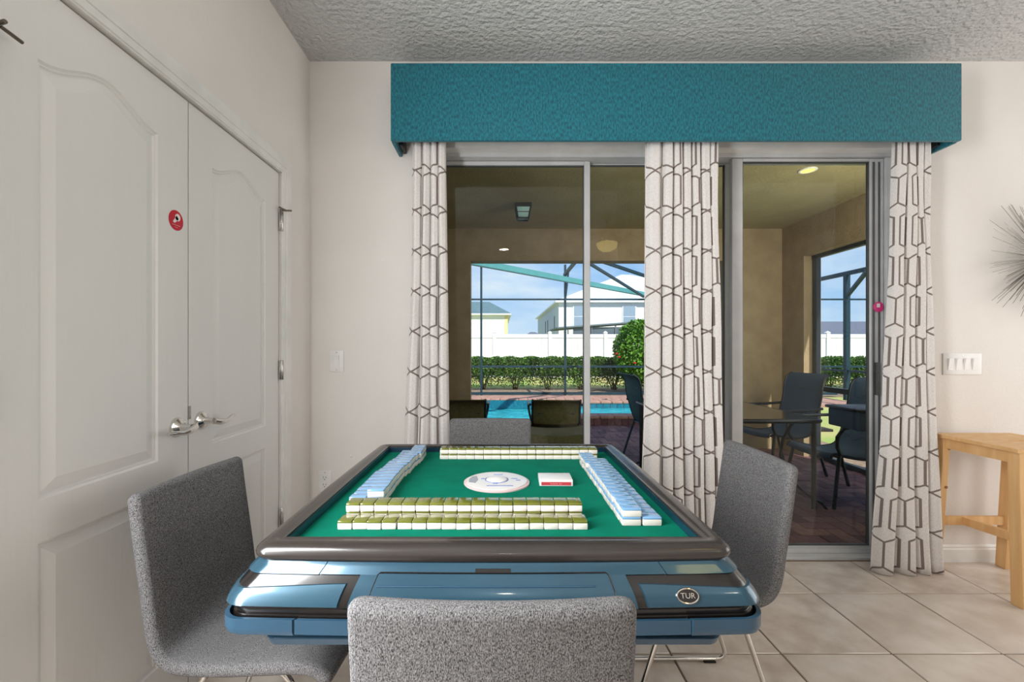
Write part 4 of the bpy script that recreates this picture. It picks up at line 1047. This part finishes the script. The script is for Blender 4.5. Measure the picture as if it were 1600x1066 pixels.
a2 = lerp((-1, -1), .26); b2 = lerp((1, -1), .26); MB().beam((a + b) / 2 + Vector((-.05, 0, 0)), (a2 + b2) / 2 + Vector((-.02, 0, 0)), .02, .042).build('stretcher', 'pine', stl); MB().beam(a2, b2, .02, .045).build('stretcher', 'pine', stl)
for z in (.66, .45): p = lerp((-1, 1), z); MB().lathe([(.008, 0), (.008, .001)], 10, Matrix.Translation((p.x + .01, p.y - .0275, z)) @ Matrix.Rotation(pi / 2, 4, 'X')).build('knot', 'knot', stl)

# ------------------------------------------------------------------ wall plates
def plate(name, px, py, w_, h_, label, cat, kind, n=1):
    c_ = P(px, py, YW); t = thing(name, (c_.x, YW, c_.z), label, cat)
    MB().box(-w_ / 2, w_ / 2, -.006, 0, -h_ / 2, h_ / 2).build('cover_plate', 'plate_plastic', t, bevel=.002)
    for i in range(n):
        x = (i - (n - 1) / 2) * .046
        if kind == 'rocker':
            o_ = MB().box(x - .0165, x + .0165, -.0075, -.006, -.034, .034).build('switch_frame', 'plate_plastic', t, bevel=.0008, seg=1)
            MB().add([(x - .014, -.0078, -.031), (x + .014, -.0078, -.031), (x + .014, -.0150, .031), (x - .014, -.0150, .031), (x - .014, -.007, -.031), (x + .014, -.007, -.031), (x + .014, -.007, .031), (x - .014, -.007, .031)], [(0, 1, 2, 3), (4, 5, 6, 7), (0, 1, 5, 4), (1, 2, 6, 5), (2, 3, 7, 6), (3, 0, 4, 7)]).build('rocker', 'white_plastic', o_)
        else:
            for z in (.02, -.02):
                o_ = MB().lathe([(.0165, 0), (.0165, .002)], 20, Matrix.Translation((0, -.006, z)) @ Matrix.Rotation(pi / 2, 4, 'X')).build('socket', 'white_plastic', t)
                MB().box(-.0085, -.006, -.0088, -.008, z - .001, z + .009).box(.006, .0085, -.0088, -.008, z - .001, z + .008).box(-.0025, .0025, -.0088, -.008, z - .011, z - .006).build('slot', 'slot_dark', o_)
    for z in (-h_ / 2 + .010, h_ / 2 - .010): MB().lathe([(.0028, 0), (.0028, .001)], 8, Matrix.Translation((0, -.006, z)) @ Matrix.Rotation(pi / 2, 4, 'X')).build('screw', 'steel', t)
plate('light_switch', 526.5, 564.5, .078, .118, 'single white rocker light switch left of curtain', 'switch', 'rocker')
plate('light_switch', 1502.5, 569, .218, .120, 'wide white four-gang rocker switch plate on right wall', 'switch', 'rocker', 4)
plate('power_outlet', 508, 752, .074, .118, 'white duplex power outlet low on wall behind table', 'outlet', 'outlet')
for px, py, lab in ((598, 407, 'tiny white wall anchor high beside the left curtain'), (548, 713, 'tiny white wall anchor above the power outlet')):
    c_ = P(px, py, YW); t = MB().lathe([(.009, 0), (.008, .003), (.003, .005)], 10, Matrix.Rotation(pi / 2, 4, 'X')).build('wall_anchor', 'plate_plastic', smooth=True); t.location = c_; tag(t, lab, 'anchor')

# ------------------------------------------------------------------ starburst wall ornament
sb = thing('starburst_wall_art', (P(1622, 405, YW).x, YW - .03, P(1622, 405, YW).z), 'silver wire starburst wall ornament at right picture edge', 'wall art')
MB().lathe([(.03, .0), (.03, .022), (.012, .03)], 16, Matrix.Translation((0, .03, 0)) @ Matrix.Rotation(pi / 2, 4, 'X')).build('hub', 'wire', sb)
rme = MB().tube([(0, 0, .012), (0, 0, 1)], [.0016, .0011], 5).build('rod', 'wire'); rm = rme.data; bpy.data.objects.remove(rme)
rd = random.Random(12)
for i in range(230):
    a = rd.uniform(0, 2 * pi); Lr = rd.choice([rd.uniform(.2, .3), rd.uniform(.27, .34), rd.uniform(.31, .40)]); tilt = rd.uniform(-.02, .33)
    d = Vector((cos(a) * cos(tilt), -sin(tilt), sin(a) * cos(tilt)))
    o = inst(rm, 'rod', sb, (0, .0, 0)); o.rotation_euler = d.to_track_quat('Z', 'Y').to_euler(); o.scale = (1, 1, Lr)
